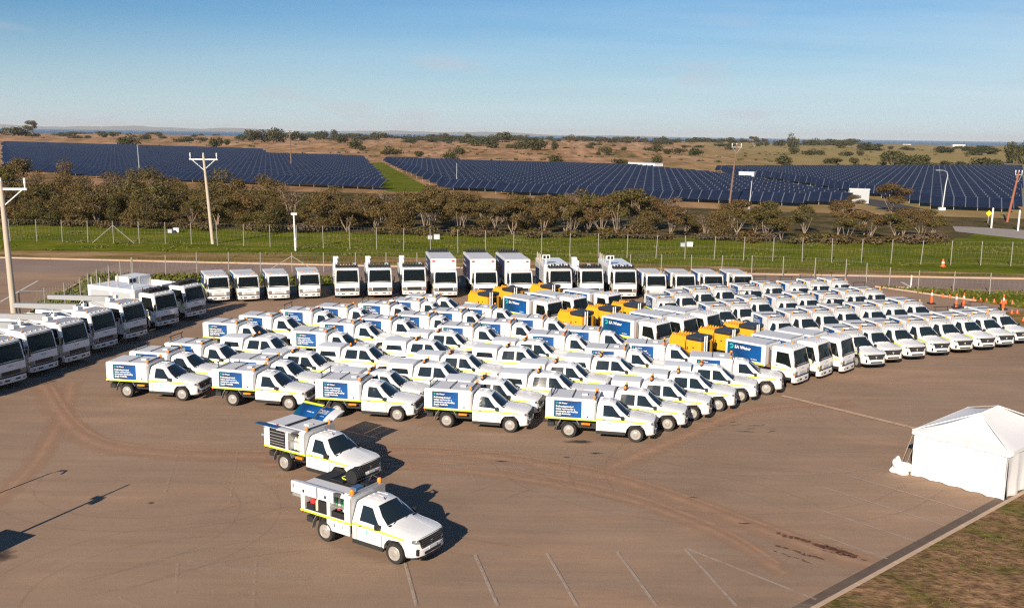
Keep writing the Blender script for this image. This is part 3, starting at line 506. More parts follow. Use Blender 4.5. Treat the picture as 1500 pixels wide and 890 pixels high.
def ute_front(root, S):
    """parts common to all utes"""
    for c0, sgs in ((2, (-1, 1)),):
        pass
    # windscreen on the sloping face between the cowl and the roof edge
    rows = []
    for k in (5, 6, 7):
        st = S[k]; r = [st[3], st[4], st[5]]; f = .93
        line = [(x, -y*f, z) for x, y, z in r]+[(x, y*f, z) for x, y, z in reversed(r[:-1])]
        rows.append([(x+.014, y, z+.008) for x, y, z in line])
    rows[0] = [(a[0]+(b[0]-a[0])*.08, a[1], a[2]+(b[2]-a[2])*.08) for a, b in zip(rows[0], rows[1])]
    rows[2] = [(b[0]+(a[0]-b[0])*.06, b[1], b[2]+(a[2]-b[2])*.06) for a, b in zip(rows[1], rows[2])]
    part('windscreen', MB().strip(rows), GLASS, root, True)
    w = MB()
    for y0 in (-.50, .12): w.tube([(1.235, y0, 1.20), (1.12, y0+.42, 1.285)], .011, 4)
    part('wiper', w, BLACK, root)
    g = MB().prism([(-.64,.955),(-.56,.80),(-.48,.61),(.48,.61),(.56,.80),(.64,.955)], lambda p, q, t: (t+.02*(1-abs(p)/.6), p, q), 2.36, 2.447); gr = part('grille', g, GRILLE, root, bevel=.015)
    b = MB()
    for z in (.68, .76, .84, .91): b.box(2.452, 2.474, -.50, .50, z-.014, z+.014)
    part('grille_bar', b, mat_dark_chrome(), gr)
    part('lower_intake', MB().box(2.47, 2.508, -.42, .42, .43, .52), BLACK, root)
    for sg in (-1, 1):
        h = MB().add([(2.452, sg*.56, .84), (2.452-.06, sg*.62, .955), (2.27, sg*.80, .965), (2.26, sg*.815, .87), (2.36, sg*.72, .84),
                      (2.40, sg*.54, .84), (2.35, sg*.60, .955), (2.22, sg*.76, .965), (2.22, sg*.78, .87), (2.30, sg*.68, .84)],
                     [(0,1,2,3,4), (9,8,7,6,5), (0,5,6,1), (1,6,7,2), (2,7,8,3), (3,8,9,4), (4,9,5,0)])
        part('headlight', h, LAMP, root)
        part('fog_lamp_recess', MB().box(2.38, 2.445, sg*.70-.045, sg*.70+.045, .46, .66), BLACK, root, bevel=.01)
        mir = MB(); mir.box(.86, 1.0, min(sg*.93, sg*1.06), max(sg*.93, sg*1.06), 1.08, 1.24); mir.tube([(.92, sg*.82, 1.10), (.93, sg*.95, 1.14)], .03, 5)
        part('wing_mirror', mir, BLACK, root, bevel=.02)
        d = MB(); d.box(.02, .17, min(sg*.87, sg*.885), max(sg*.87, sg*.885), .955, .985); part('door_handle', d, BLACK, root)
    cw = MB(); cw.strip([[(1.245, y*.70, 1.185-.03*y*y), (1.16, y*.71, 1.205-.03*y*y)] for y in (-1, -.5, 0, .5, 1)]); part('cowl', cw, BLACK, root)
    hs = MB()
    for sg in (-1, 1): hs.tube([(2.30, sg*.70, 1.012), (2.05, sg*.765, 1.046), (1.70, sg*.775, 1.077), (1.35, sg*.78, 1.101), (1.2, sg*.77, 1.135)], .007, 4)
    for yy in (-.34, .34): hs.tube([(2.28, yy*.85, 1.045), (1.7, yy*1.1, 1.108), (1.3, yy*1.2, 1.165)], .006, 4)
    part('bonnet_gap', hs, SHEDG, root)
    rr = MB()
    for yy in (-.36, -.12, .12, .36): rr.box(-.2, .26, yy-.012, yy+.012, 1.735, 1.765-.03*abs(yy))
    part('roof_rib', rr, WHITE, root)
    part('lower_valance', MB().prism([(2.2,-.79),(2.40,-.66),(2.47,-.38),(2.47,.38),(2.40,.66),(2.2,.79)], lambda p, q, t: (p, q, t), .30, .37), BLACK, root)
    part('number_plate', MB().box(2.502, 2.512, -.19, .19, .545, .65), SHEDW, root)
    u = MB(); u.box(-2.2, 2.0, -.50, .50, .42, .70); u.box(.95, 2.2, -.74, .74, .60, .79); u.box(-.25, .95, -.80, .80, .36, .45); part('underbody', u, CHASSIS, root)
    for sg in (-1, 1): part('side_step', MB().box(-.27, 1.08, min(sg*.80, sg*.885), max(sg*.80, sg*.885), .31, .455), CHASSIS, root)
    an = MB(); an.tube([(.45, 0, 1.70), (.40, 0, 1.80)], .018, 5); part('aerial', an, BLACK, root)
_dc = []
def mat_dark_chrome():
    if not _dc: _dc.append(mat('dark_chrome', (.12, .12, .125), .3, .5))
    return _dc[0]
def stripe(root, S, xa, xb):
    for sg in (-1, 1):
        mb = MB(); n = 10; rows = [[], []]
        for i in range(n+1):
            x = xa+(xb-xa)*i/n; zc = .99-.05*max(0, (x-.8)/1.2)
            for j, z in enumerate((zc-.042, zc+.042)):
                rows[j].append((x, sg*(.876 if x < 1.8 else .872), z))
        mb.strip(rows); part('hivis_stripe', mb, HIVISP, root)
def door_marks(root):
    for sg in (-1, 1):
        l = obj('door_logo', side_text(logo_mesh(.11, TEAL), .36, sg*.8705, .83, sg), root)
        obj('lettering', side_text(T_SMALL, .36-(-sg)*.10, sg*.8705, .74, sg), l)
def seams(root, xs):
    mb = MB()
    for x, z0, z1 in xs:
        for sg in (-1, 1): mb.box(x-.006, x+.006, min(sg*.86, sg*.871), max(sg*.86, sg*.871), z0, z1)
    part('door_gap', mb, BLACK, root)
BOXSEC = [(-.88,.965),(-.88,1.79),(-.872,1.835),(-.845,1.87),(-.79,1.888),(.79,1.888),(.845,1.87),(.872,1.835),(.88,1.79),(.88,.965)]
def mudguards(root):
    for sg in (-1, 1):
        mb = MB(); y0, y1 = sg*.70, sg*.885
        P = [(-2.18,.34),(-2.10,.62),(-1.93,.89),(-1.22,.89),(-1.08,.66)]
        for a, b in zip(P, P[1:]):
            mb.add([(a[0],y0,a[1]),(b[0],y0,b[1]),(b[0],y1,b[1]),(a[0],y1,a[1]),(a[0],y0,a[1]+.03),(b[0],y0,b[1]+.03),(b[0],y1,b[1]+.03),(a[0],y1,a[1]+.03)],
                   [(0,1,2,3),(7,6,5,4),(0,4,5,1),(1,5,6,2),(2,6,7,3),(3,7,4,0)])
        part('mudguard', mb, GALV, root)
def tray_parts(root):
    c = MB(); c.box(-2.62, -.40, -.42, .42, .60, .93); c.box(-2.6, -.36, -.86, .86, .86, .95); c.box(-2.60, -2.30, -.7, -.25, .45, .66); part('tray_frame', c, CHASSIS, root)
    for sg in (-1, 1):
        part('side_marker', MB().box(-.98, -.58, min(sg*.70, sg*.80), max(sg*.70, sg*.80), .66, .74), AMBER, root)
        part('tail_lamp', MB().box(-2.70, -2.66, min(sg*.55, sg*.85), max(sg*.55, sg*.85), .80, .90), RED, root)
        part('hivis_tape', MB().box(-2.70, -.30, min(sg*.872, sg*.888), max(sg*.872, sg*.888), .895, .965), HIVIS, root)
    mudguards(root)
    t = MB(); t.tube([(-2.60, -.05, .52), (-2.86, -.05, .50)], .04, 6); t.box(-2.9, -2.78, -.12, .02, .46, .58); part('towbar', t, CHASSIS, root)
def roof_gear(root, rack=True):
    b = MB(); b.tube([(-.42, -.62, 1.95), (-.42, .62, 1.95)], .03, 6)
    for y in (-.5, .5): b.tube([(-.42, y, 1.87), (-.42, y, 1.95)], .025, 5)
    lb = part('light_bar', b, BLACK, root)
    for sg in (-1, 1):
        part('beacon', MB().lathe([(.062, 1.91), (.07, 1.94), (.07, 2.01), (.05, 2.06), (.01, 2.07)], (-.42, sg*.66, 0), 'z', 10), AMBER, root, True)
    r = MB(); r.tube([(-1.45, -.72, 1.95), (-1.45, .72, 1.95)], .022, 5)
    for y in (-.62, .62): r.tube([(-1.45, y, 1.88), (-1.45, y, 1.95)], .02, 5)
    part('roof_bar', r, BLACK, root)
    if rack:
        r = MB(); r.tube([(-2.45, -.55, 1.89), (-2.45, -.55, 2.22)], .024, 5); r.tube([(-2.45, .55, 1.89), (-2.45, .55, 2.22)], .024, 5)
        r.tube([(-2.45, -.72, 2.22), (-2.45, .72, 2.22)], .026, 5); r.tube([(-2.45, -.72, 1.92), (-2.45, .72, 1.92)], .022, 5)
        part('ladder_rack', r, BLACK, root)
    v = MB(); v.box(-1.05, -.78, -.18, .10, 1.91, 1.98); part('roof_vent', v, SHEDW, root, bevel=.015)
def make_single(label, group=None, box=True, rack=True):
    root = thing('service_ute', label, 'ute', group=group)
    mb, S = ute_body('S'); part('body', mb, WHITE, root, True)
    ute_front(root, S); stripe(root, S, -.27, 2.0); door_marks(root); seams(root, [(1.02, .45, 1.06), (-.08, .45, 1.06)])
    for sg in (-1, 1): part('side_window', side_pane(S, .02, .98, .46, sg), GLASS, root)
    tray_parts(root)
    bh = MB().xprism([(p*.985, q if q > 1 else .97) for p, q in BOXSEC], -.36, -.30); part('bulkhead', bh, GALV, root)
    if box:
        part('service_box', MB().xprism(BOXSEC, -2.68, -.37), WHITE, root, False, .012)
        ro = MB(); ro.box(-2.62, -.44, -.73, .73, 1.882, 1.905); part('box_roof', ro, WALU, root)
        g = MB()
        for sg in (-1, 1): g.box(-.93, -.92, min(sg*.87, sg*.883), max(sg*.87, sg*.883), .99, 1.70); g.box(-2.66, -.38, min(sg*.745, sg*.77), max(sg*.745, sg*.77), 1.875, 1.895)
        part('hatch_gap', g, SHEDG, root)
        for sg in (-1, 1): put_sign(root, -2.28, -.98, 1.0, 1.80, sg*.88, sg)
        ca = MB()
        for sg in (-1, 1): ca.box(-.72, -.66, min(sg*.88, sg*.89), max(sg*.88, sg*.89), 1.04, 1.12)
        part('hatch_latch', ca, BLACK, root)
        roof_gear(root, rack)
    wheels(root, (1.5625, -1.5625), .755, .375, (W_T, W_R))
    return root, S
def make_dual(label, group=None):
    root = thing('canopy_ute', label, 'ute', group=group)
    mb, S = ute_body('D'); part('body', mb, WHITE, root, True)
    ute_front(root, S); stripe(root, S, -1.0, 2.0); door_marks(root); seams(root, [(1.02, .45, 1.06), (-.02, .45, 1.06), (-.98, .80, 1.06)])
    for sg in (-1, 1):
        part('side_window', side_pane(S, .06, .98, .46, sg), GLASS, root); part('side_window', side_pane(S, -.80, -.06, -.06, sg, -.72), GLASS, root)
    CAN = [(-.85,1.095),(-.80,1.45),(-.74,1.66),(-.62,1.735),(0,1.76),(.62,1.735),(.74,1.66),(.80,1.45),(.85,1.095)]
    cn = part('canopy', MB().xprism(CAN, -2.56, -1.10), WHITE, root, True, .02)
    for sg in (-1, 1):
        w = MB(); f = lambda z: sg*(.855-(z-1.095)*.155)
        w.add([(-2.32, f(1.22), 1.22), (-1.30, f(1.22), 1.22), (-1.38, f(1.50)+sg*.01, 1.50), (-2.25, f(1.50)+sg*.01, 1.50)], [(0,1,2,3)] if sg < 0 else [(3,2,1,0)])
        o = obj('canopy_window', w.mesh('canopy_window', GLASS, fix=False), cn)
        part('tail_lamp', MB().box(-2.62, -2.57, min(sg*.74, sg*.85), max(sg*.74, sg*.85), .80, 1.08), RED, root)
        part('hivis_tape', MB().box(-2.54, -1.1, min(sg*.86, sg*.872), max(sg*.86, sg*.872), .975, 1.035), HIVISP, root)
    part('rear_bumper', MB().box(-2.72, -2.56, -.8, .8, .45, .60), CHASSIS, root, bevel=.02)
    b = MB(); b.box(-.62, -.52, -.48, .48, 1.80, 1.85); b.tube([(-.57, -.4, 1.75), (-.57, -.4, 1.82)], .03, 5); b.tube([(-.57, .4, 1.75), (-.57, .4, 1.82)], .03, 5); b.box(-.66, -.48, -.22, .22, 1.85, 1.90)
    part('light_bar', b, BLACK, root)
    for sg in (-1, 1): part('beacon', MB().lathe([(.055, 1.85), (.062, 1.88), (.062, 1.94), (.04, 1.98), (.01, 1.99)], (-.57, sg*.40, 0), 'z', 10), AMBER, root, True)
    wheels(root, (1.5625, -1.5625), .755, .375, (W_T, W_R))
    return root
# ---------------------------------------------------------------- trucks; x forward, origin on the ground under the front bumper
TW_N = wheel_mesh(.38, .24); TW_F = wheel_mesh(.45, .28)
def cab(root, w, H, L, wide):
    """cab-over-engine cab: raked windscreen, rounded corners"""
    hw = w/2; zb, zw = .50*H/2.22, 1.27*H/2.22
    prof = [(-.06, zb), (-.02, zb+.35), (-.05, zw), (-.26, H-.20), (-.36, H-.05), (-.60, H), (-L+.15, H), (-L, H-.06), (-L, zb), (-.06, zb)]
    P = prof[:-1]; cx, cz = -L/2, (H+zb)/2
    def ring(y, k): return [(cx+(x-cx)*(1-k*.05), y, cz+(z-cz)*(1-k*.045)) for x, z in P]
    lean = lambda y, f: [(x, yy*(1-.04*max(0, (z-zw)/(H-zw))), z) for x, yy, z in f]
    R_ = [lean(y, ring(y, k)) for y, k in ((-hw, 1), (-hw+.025, .3), (-hw+.08, 0), (-hw*.4, -.12), (hw*.4, -.12), (hw-.08, 0), (hw-.025, .3), (hw, 1))]
    mb = MB(); n = len(P); o = 0
    for r in R_: mb.v += r
    for i in range(len(R_)-1):
        for k in range(n): mb.f.append((i*n+k, i*n+(k+1) % n, (i+1)*n+(k+1) % n, (i+1)*n+k))
    mb.f.append(tuple(range(n))); mb.f.append(tuple(len(mb.v)-n+k for k in range(n-1, -1, -1)))
    part('cab', mb, WHITE, root, True)
    # windscreen
    z0, z1 = zw+.03, H-.20; fx = lambda z: -.05-(z-zw)*(.21/(H-.20-zw))
    rows = []
    for z, f in ((z0-.04, .93), (z0+.06, .955), ((z0+z1)/2, .955), (z1-.07, .945), (z1, .92)):
        ww = hw*f*(1-.04*(z-zw)/(H-zw)); rows.append([(fx(z)+.024-.03*abs(t)**4, t*ww, z+.05*(1-t*t)*(z < z0)) for t in (-1, -.9, -.4, 0, .4, .9, 1)])
    part('windscreen', MB().strip(rows), GLASS_T, root, True)
    wp = MB()
    for y in (-.45, .25): wp.tube([(fx(z0)+.03, y*hw, z0), (fx(z0+.2)+.035, y*hw+.38*hw, z0+.22)], .012, 4)
    part('wiper', wp, BLACK, root); part('cowl', MB().box(-.10, -.015, -hw*.90, hw*.90, zw-.07, zw-.015), BLACK, root)
    part('sun_visor', MB().box(-.24, -.20, -hw*.85, hw*.85, H-.17, H-.13), BLACK, root)
    part('front_badge', MB().box(-.02, .004, -.16, .16, zw-.26, zw-.22), SHEDG, root)
    for sg in (-1, 1):
        yy = lambda z: sg*(hw*(1-.04*max(0, (z-zw)/(H-zw)))+.008)
        q = [(-.20, zw-.16), (-.26, zw+.05), (-.44, H-.30), (-L+.38, H-.28), (-L+.36, zw+.02), (-.62, zw-.03)]
        g = MB().add([(x-.05, yy(z), z) for x, z in q], [tuple(range(6))]); part('side_window', g, GLASS_T, root)
        m_ = MB(); m_.box(.02, .10, min(sg*(hw+.10), sg*(hw+.24)), max(sg*(hw+.10), sg*(hw+.24)), zw+.02, zw+.42); m_.tube([(-.12, sg*hw*.97, zw+.45), (.06, sg*(hw+.15), zw+.47), (.06, sg*(hw+.15), zw+.40)], .016, 5); m_.tube([(-.1, sg*hw*.98, zw-.1), (.06, sg*(hw+.15), zw+.02)], .014, 4)
        part('wing_mirror', m_, BLACK, root, bevel=.012)
        h = MB().box(-.10, -.003 if not wide else .0, min(sg*hw*.66, sg*(hw-.04)), max(sg*hw*.66, sg*(hw-.04)), zb+.16, zb+.40); part('headlight', h, LAMP, root, bevel=.02)
        part('indicator', MB().box(-.14, -.04, min(sg*(hw-.05), sg*(hw+.004)), max(sg*(hw-.05), sg*(hw+.004)), zb+.20, zb+.36), AMBER, root)
        d = MB(); d.box(-L+.30, -L+.45, min(sg*hw, sg*(hw+.012)), max(sg*hw, sg*(hw+.012)), zw-.17, zw-.13); part('door_handle', d, BLACK, root)
        st = MB(); st.box(-1.0, -.28, min(sg*(hw-.28), sg*(hw-.01)), max(sg*(hw-.28), sg*(hw-.01)), zb-.12, zb+.02); part('cab_step', st, BLACK, root)
        ar = MB().lathe([(.50 if wide else .43, 0), (.50 if wide else .43, .012)], (-1.12 if wide else -.98, sg*hw-(.0 if sg > 0 else .012), zb-.10), 'y', 18); part('wheel_arch', ar, BLACK, root)
        part('hivis_stripe', MB().box(-L+.05, -.18, min(sg*hw, sg*(hw+.01)), max(sg*hw, sg*(hw+.01)), zb+.44, zb+.50), HIVISP, root)
    gx = .006
    g = MB()
    if wide: g.box(-.05, gx+.01, -hw*.60, hw*.60, zb+.17, zb+.40)
    else: g.box(-.05, gx, -hw*.42, hw*.42, zb+.30, zb+.345); g.box(-.05, gx, -hw*.42, hw*.42, zb+.20, zb+.245)
    gr = part('grille', g, GRILLE if wide else SHEDG, root)
    if wide:
        b = MB()
        for z in (.24, .31): b.box(gx+.01, gx+.022, -hw*.58, hw*.58, zb+z-.008, zb+z+.008)
        part('grille_bar', b, mat_dark_chrome(), gr)
    bp = MB().add([], []); bp.prism([(-.22,-hw),(-.02,-hw+.04),(.06,-hw*.7),(.08,0),(.06,hw*.7),(-.02,hw-.04),(-.22,hw)], lambda p, q, t: (p, q, t), zb-.24, zb+.07)
    bu = part('bumper', bp, WHITE, root, False, .02)
    for sg in (-1, 1): part('bumper_slot', MB().box(.05, .088, min(sg*hw*.18, sg*hw*.48), max(sg*hw*.18, sg*hw*.48), zb-.12, zb-.04), BLACK, bu)
    fl = MB()
    for sg in (-1, 1): fl.box(.02, .068, sg*hw*.72-.07, sg*hw*.72+.07, zb-.14, zb-.05)
    part('fog_lamp', fl, LAMP, bu); part('bumper_gap', MB().box(-.2, .0, -hw*.93, hw*.93, zb+.06, zb+.13), BLACK, root)
    part('number_plate', MB().box(.08, .09, -.18, .18, zb-.13, zb-.04), SHEDW, bu)
    rl = MB()
    for y in (-.7, -.35, 0, .35, .7): rl.box(-.50, -.42, y*hw-.035, y*hw+.035, H-.02, H+.035)
    part('roof_marker', rl, SHEDG, root, kind='stuff')
    return zb
def chassis(root, L, w, r, y, xs, meshes):
    c = MB(); c.box(-L, -.3, -.40, .40, .55*r/.38, .80*r/.38); c.box(-L*.62, -L*.45, -w/2+.1, -.42, .45, .85); c.box(-L*.62, -L*.5, .42, w/2-.1, .42, .85); c.box(-1.3, -.1, -w/2+.12, w/2-.12, .40, .62)
    part('chassis', c, CHASSIS, root); wheels(root, xs, y, r, meshes)
    rg = MB()
    for sg in (-1, 1): rg.box(xs[1]-.55, xs[1]+.55, min(sg*(w/2-.30), sg*(w/2-.02)), max(sg*(w/2-.30), sg*(w/2-.02)), 2*r+.04, 2*r+.07)
    part('mudguard', rg, BLACK, root)
def beacons(root, x, ys, z):
    for y in ys: part('beacon', MB().lathe([(.05, z), (.055, z+.02), (.05, z+.08), (.02, z+.10)], (x, y, 0), 'z', 10), AMBER, root, True)
def black_bar(root, x, w, z):
    """roof rack with a folded arrow board and lamps"""
    b = MB(); b.box(x-.45, x+.30, -w*.46, w*.46, z+.06, z+.13)
    for i in range(8):
        y = -w*.42+i*w*.12; b.box(x-.30, x+.22, y-.055, y+.055, z+.13, z+.25+.05*((i*7) % 3))
    for y in (-w*.44, w*.44): b.tube([(x-.4, y, z-.02), (x-.4, y, z+.36)], .025, 5); b.tube([(x+.25, y, z-.02), (x+.25, y, z+.22)], .025, 5)
    part('roof_rack', b, BLACK, root)
def make_small_truck(label, group=None, busy=False):
    root = thing('tipper_truck', label, 'truck', group=group)
    cab(root, 1.78, 2.22, 1.55, False); chassis(root, 4.5, 1.78, .38, .76, (-.98, -3.45), TW_N)
    b = part('box_body', MB().box(-4.55, -1.92, -.90, .90, .92, 2.14), WHITE, root, bevel=.03)
    part('body_roof', MB().box(-4.48, -1.99, -.84, .84, 2.125, 2.155), WALU, root)
    for sg in (-1, 1):
        p = quad_uv(MB().box(-4.42, -2.18, min(sg*.90, sg*.906), max(sg*.90, sg*.906), 1.10, 2.04).mesh('sign_panel', SIGN)); s = obj('sign_panel', p, root)
        xs = -4.34 if sg < 0 else -2.26; d = -sg
        obj('logo', side_text(LOGO_B, xs+d*.18, sg*.911, 1.80, sg), s); obj('lettering', side_text(T_BIG, xs+d*.40, sg*.911, 1.70, sg), s)
        obj('lettering', side_text(T_LOGO, xs+d*1.5, sg*.911, 1.18, sg), s)
        part('hivis_tape', MB().box(-4.50, -1.96, min(sg*.895, sg*.908), max(sg*.895, sg*.908), .95, 1.05), HIVIS, root)
        part('side_marker', MB().box(-2.6, -2.3, min(sg*.7, sg*.8), max(sg*.7, sg*.8), .72, .80), AMBER, root)
    t = MB()
    for y in (-.78, .1, .5): t.tube([(-1.74, y, .9), (-1.74, y, 2.05)], .04, 5)
    t.box(-1.88, -1.62, -.8, .8, .9, 1.02); part('tool_rack', t, WOODP, root)
    hb = MB(); hb.tube([(-1.94, -.86, 2.26), (-1.94, .86, 2.26)], .025, 5); hb.tube([(-1.94, -.8, 2.1), (-1.94, -.8, 2.26)], .02, 5); hb.tube([(-1.94, .8, 2.1), (-1.94, .8, 2.26)], .02, 5); part('head_rail', hb, GALV, root)
    beacons(root, -1.0, (-.5, .5), 2.21)
    return root
def make_rack_truck(label, group=None):
    root = thing('service_truck', label, 'truck', group=group)
    cab(root, 2.06, 2.60, 1.75, True); chassis(root, 6.6, 2.06, .45, .86, (-1.12, -4.9), TW_F)
    b = MB(); b.box(-6.6, -2.0, -1.08, 1.08, 1.05, 1.20); b.box(-6.6, -2.0, -1.08, -.78, 1.2, 2.25); b.box(-6.6, -2.0, .78, 1.08, 1.2, 2.25); b.box(-2.35, -2.0, -1.08, 1.08, 1.2, 2.4)
    part('service_body', b, WHITE, root, bevel=.02)
    s = MB()
    for sg in (-1, 1):
        for k in range(3): part('roller_shutter', MB().box(-6.4+k*1.5, -5.05+k*1.5, min(sg*1.08, sg*1.092), max(sg*1.08, sg*1.092), 1.32, 2.14), SHEDG, root)
    c = MB(); c.box(-4.6, -4.1, -1.05, -.60, 2.25, 3.15); c.box(-4.3, -2.2, -1.02, -.78, 2.65, 2.85)
    for x in (-4.0, -3.6, -3.1, -2.6): c.box(x, x+.12, -1.05, -.72, 2.25, 3.05)
    part('crane_post', c, SHEDW, root, bevel=.02)
    black_bar(root, -1.0, 2.06, 2.60); return root
def make_post_truck(label, group=None):
    root = thing('post_truck', label, 'truck', group=group)
    cab(root, 2.06, 2.60, 1.75, True); chassis(root, 6.8, 2.06, .45, .86, (-1.12, -5.0), TW_F)
    part('service_body', MB().box(-6.8, -2.0, -1.12, 1.12, 1.1, 2.78), WHITE, root, bevel=.03)
    s = MB()
    for sg in (-1, 1):
        for xa, xb in ((-6.5, -4.5), (-4.3, -2.4)): part('roller_shutter', MB().box(xa, xb, min(sg*1.12, sg*1.132), max(sg*1.12, sg*1.132), 1.3, 2.5), SHEDG, root)
    for k in range(4):
        x = -6.5+k*.9; p = MB(); p.tube([(x, -1.0, 2.75), (x, -1.0, 3.25), (x, -1.0, 3.38)], [.05, .05, .02], 6); part('stake', p, CREAM, root)
    a = MB(); a.tube([(-2.4, -.9, 2.75), (-2.4, -.9, 3.2)], .06, 6); a.box(-2.46, -2.34, -1.25, -.55, 3.2, 3.6); al = part('arrow_board', a, SHEDW, root, bevel=.02)
    a = MB(); a.box(-2.335, -2.325, -1.16, -.95, 3.27, 3.53); a.box(-2.335, -2.325, -.85, -.64, 3.27, 3.53); part('board_lamp', a, BLACK, al)
    black_bar(root, -1.0, 2.06, 2.60); return root
def make_van_truck(label, group=None):
    root = thing('box_truck', label, 'truck', group=group)
    cab(root, 2.06, 2.40, 1.75, True); chassis(root, 7.2, 2.2, .45, .92, (-1.12, -5.3), TW_F)
    part('cargo_box', MB().box(-7.4, -1.95, -1.12, 1.12, 1.0, 3.18), WHITE, root, bevel=.025)
    part('box_roof', MB().box(-7.34, -2.02, -1.06, 1.06, 3.17, 3.20), WALU, root)
    for sg in (-1, 1):
        p = quad_uv(MB().box(-7.2, -2.3, min(sg*1.12, sg*1.128), max(sg*1.12, sg*1.128), 1.3, 3.0).mesh('sign_panel', NAVY)); s = obj('sign_panel', p, root)
        xs = -7.0 if sg < 0 else -2.5; d = -sg
        obj('lettering', side_text(T_BIG, xs+d*.5, sg*1.134, 2.55, sg), s); obj('logo', side_text(LOGO_B, xs+d*.2, sg*1.134, 2.65, sg), s)
        tm = T_SIGN.copy(); tm.transform(Matrix.Scale(2.6, 4)); obj('lettering', side_text(tm, xs+d*.1, sg*1.134, 2.15, sg), s)
        part('marker_lamp', MB().box(-1.955, -1.93, sg*.86-.12, sg*.86+.12, 2.92, 3.06), RED, root)
    black_bar(root, -6.9, 2.0, 3.18); return root
_bm = []
def mat_boom():
    if not _bm: _bm.append(mat('boom_grey', (.33, .34, .35), .5, var=.08, scale=2))
    return _bm[0]
def make_crane_truck(label, group=None):
    root = thing('crane_truck', label, 'truck', group=group)
    cab(root, 2.06, 2.60, 1.75, True); chassis(root, 7.6, 2.06, .45, .86, (-1.12, -5.6), TW_F)
    b = MB(); b.box(-7.7, -2.5, -1.12, 1.12, 1.15, 1.28); b.box(-7.7, -2.5, -1.12, -1.07, 1.28, 1.75); b.box(-7.7, -2.5, 1.07, 1.12, 1.28, 1.75); b.box(-7.7, -7.64, -1.12, 1.12, 1.28, 1.75); b.box(-2.56, -2.5, -1.12, 1.12, 1.28, 2.0)
    part('tray', b, WHITE, root, bevel=.012)
    p = MB(); p.box(-2.45, -1.85, -.45, .45, .95, 1.6); p.tube([(-2.15, 0, 1.5), (-2.15, 0, 2.45)], .20, 10); p.box(-2.35, -1.95, -.22, .22, 2.4, 2.80)
    cr = part('crane_column', p, SHEDW, root, bevel=.02)
    bm_ = MB()
    bm_.add([(-2.1,-.20,2.55),(-2.1,.20,2.55),(-2.1,.20,2.92),(-2.1,-.20,2.92),(-7.6,-.14,2.30),(-7.6,.14,2.30),(-7.6,.14,2.58),(-7.6,-.14,2.58)], [(0,1,2,3),(7,6,5,4),(0,4,5,1),(1,5,6,2),(2,6,7,3),(3,7,4,0)])
    part('boom', bm_, mat_boom(), cr, bevel=.02)
    h = MB(); h.tube([(-2.25, 0, 2.0), (-4.2, 0, 2.46)], .07, 6); part('boom_ram', h, GALV, cr)
    hs = MB(); hs.box(-1.95, -1.75, .10, .35, 2.75, 2.95); hs.tube([(-2.1, .1, 2.9), (-2.0, .25, 3.15), (-1.8, .2, 2.9)], .03, 5); part('hose_bracket', hs, SHEDW, cr)
    r = MB(); r.box(-1.65, -.55, -.96, -.92, 2.62, 2.68); r.box(-1.65, -.55, .92, .96, 2.62, 2.68)
    for i in range(7): r.box(-1.6+i*.16, -1.55+i*.16, -.92, .92, 2.63, 2.66)
    part('cab_roof_rack', r, WALU, root); beacons(root, -.70, (-.75, .75), 2.62)
    return root
def make_shutter_truck(label):
    root = make_post_truck(label); root.name = 'shutter_truck'
    return root
def make_tray_truck(label):
    root = thing('tray_truck', label, 'truck')
    cab(root, 2.06, 2.60, 1.75, True); chassis(root, 7.0, 2.06, .45, .86, (-1.12, -5.2), TW_F)
    b = MB(); b.box(-7.0, -2.2, -1.12, 1.12, 1.1, 1.25); b.box(-7.0, -2.2, -1.12, -1.0, 1.25, 2.5); b.box(-7.0, -2.2, 1.0, 1.12, 1.25, 2.5); b.box(-2.4, -2.2, -1.12, 1.12, 1.25, 2.6); b.box(-7.0, -5.4, -1.0, 1.0, 1.25, 2.9)
    part('service_body', b, WHITE, root, bevel=.02)
    for k in range(4):
        x = -6.7+k*1.1; p = MB(); p.tube([(x, -1.05, 2.45), (x, -1.05, 2.98), (x, -1.05, 3.1)], [.05, .05, .02], 6); part('stake', p, CREAM, root)
    black_bar(root, -1.0, 2.06, 2.60); return root
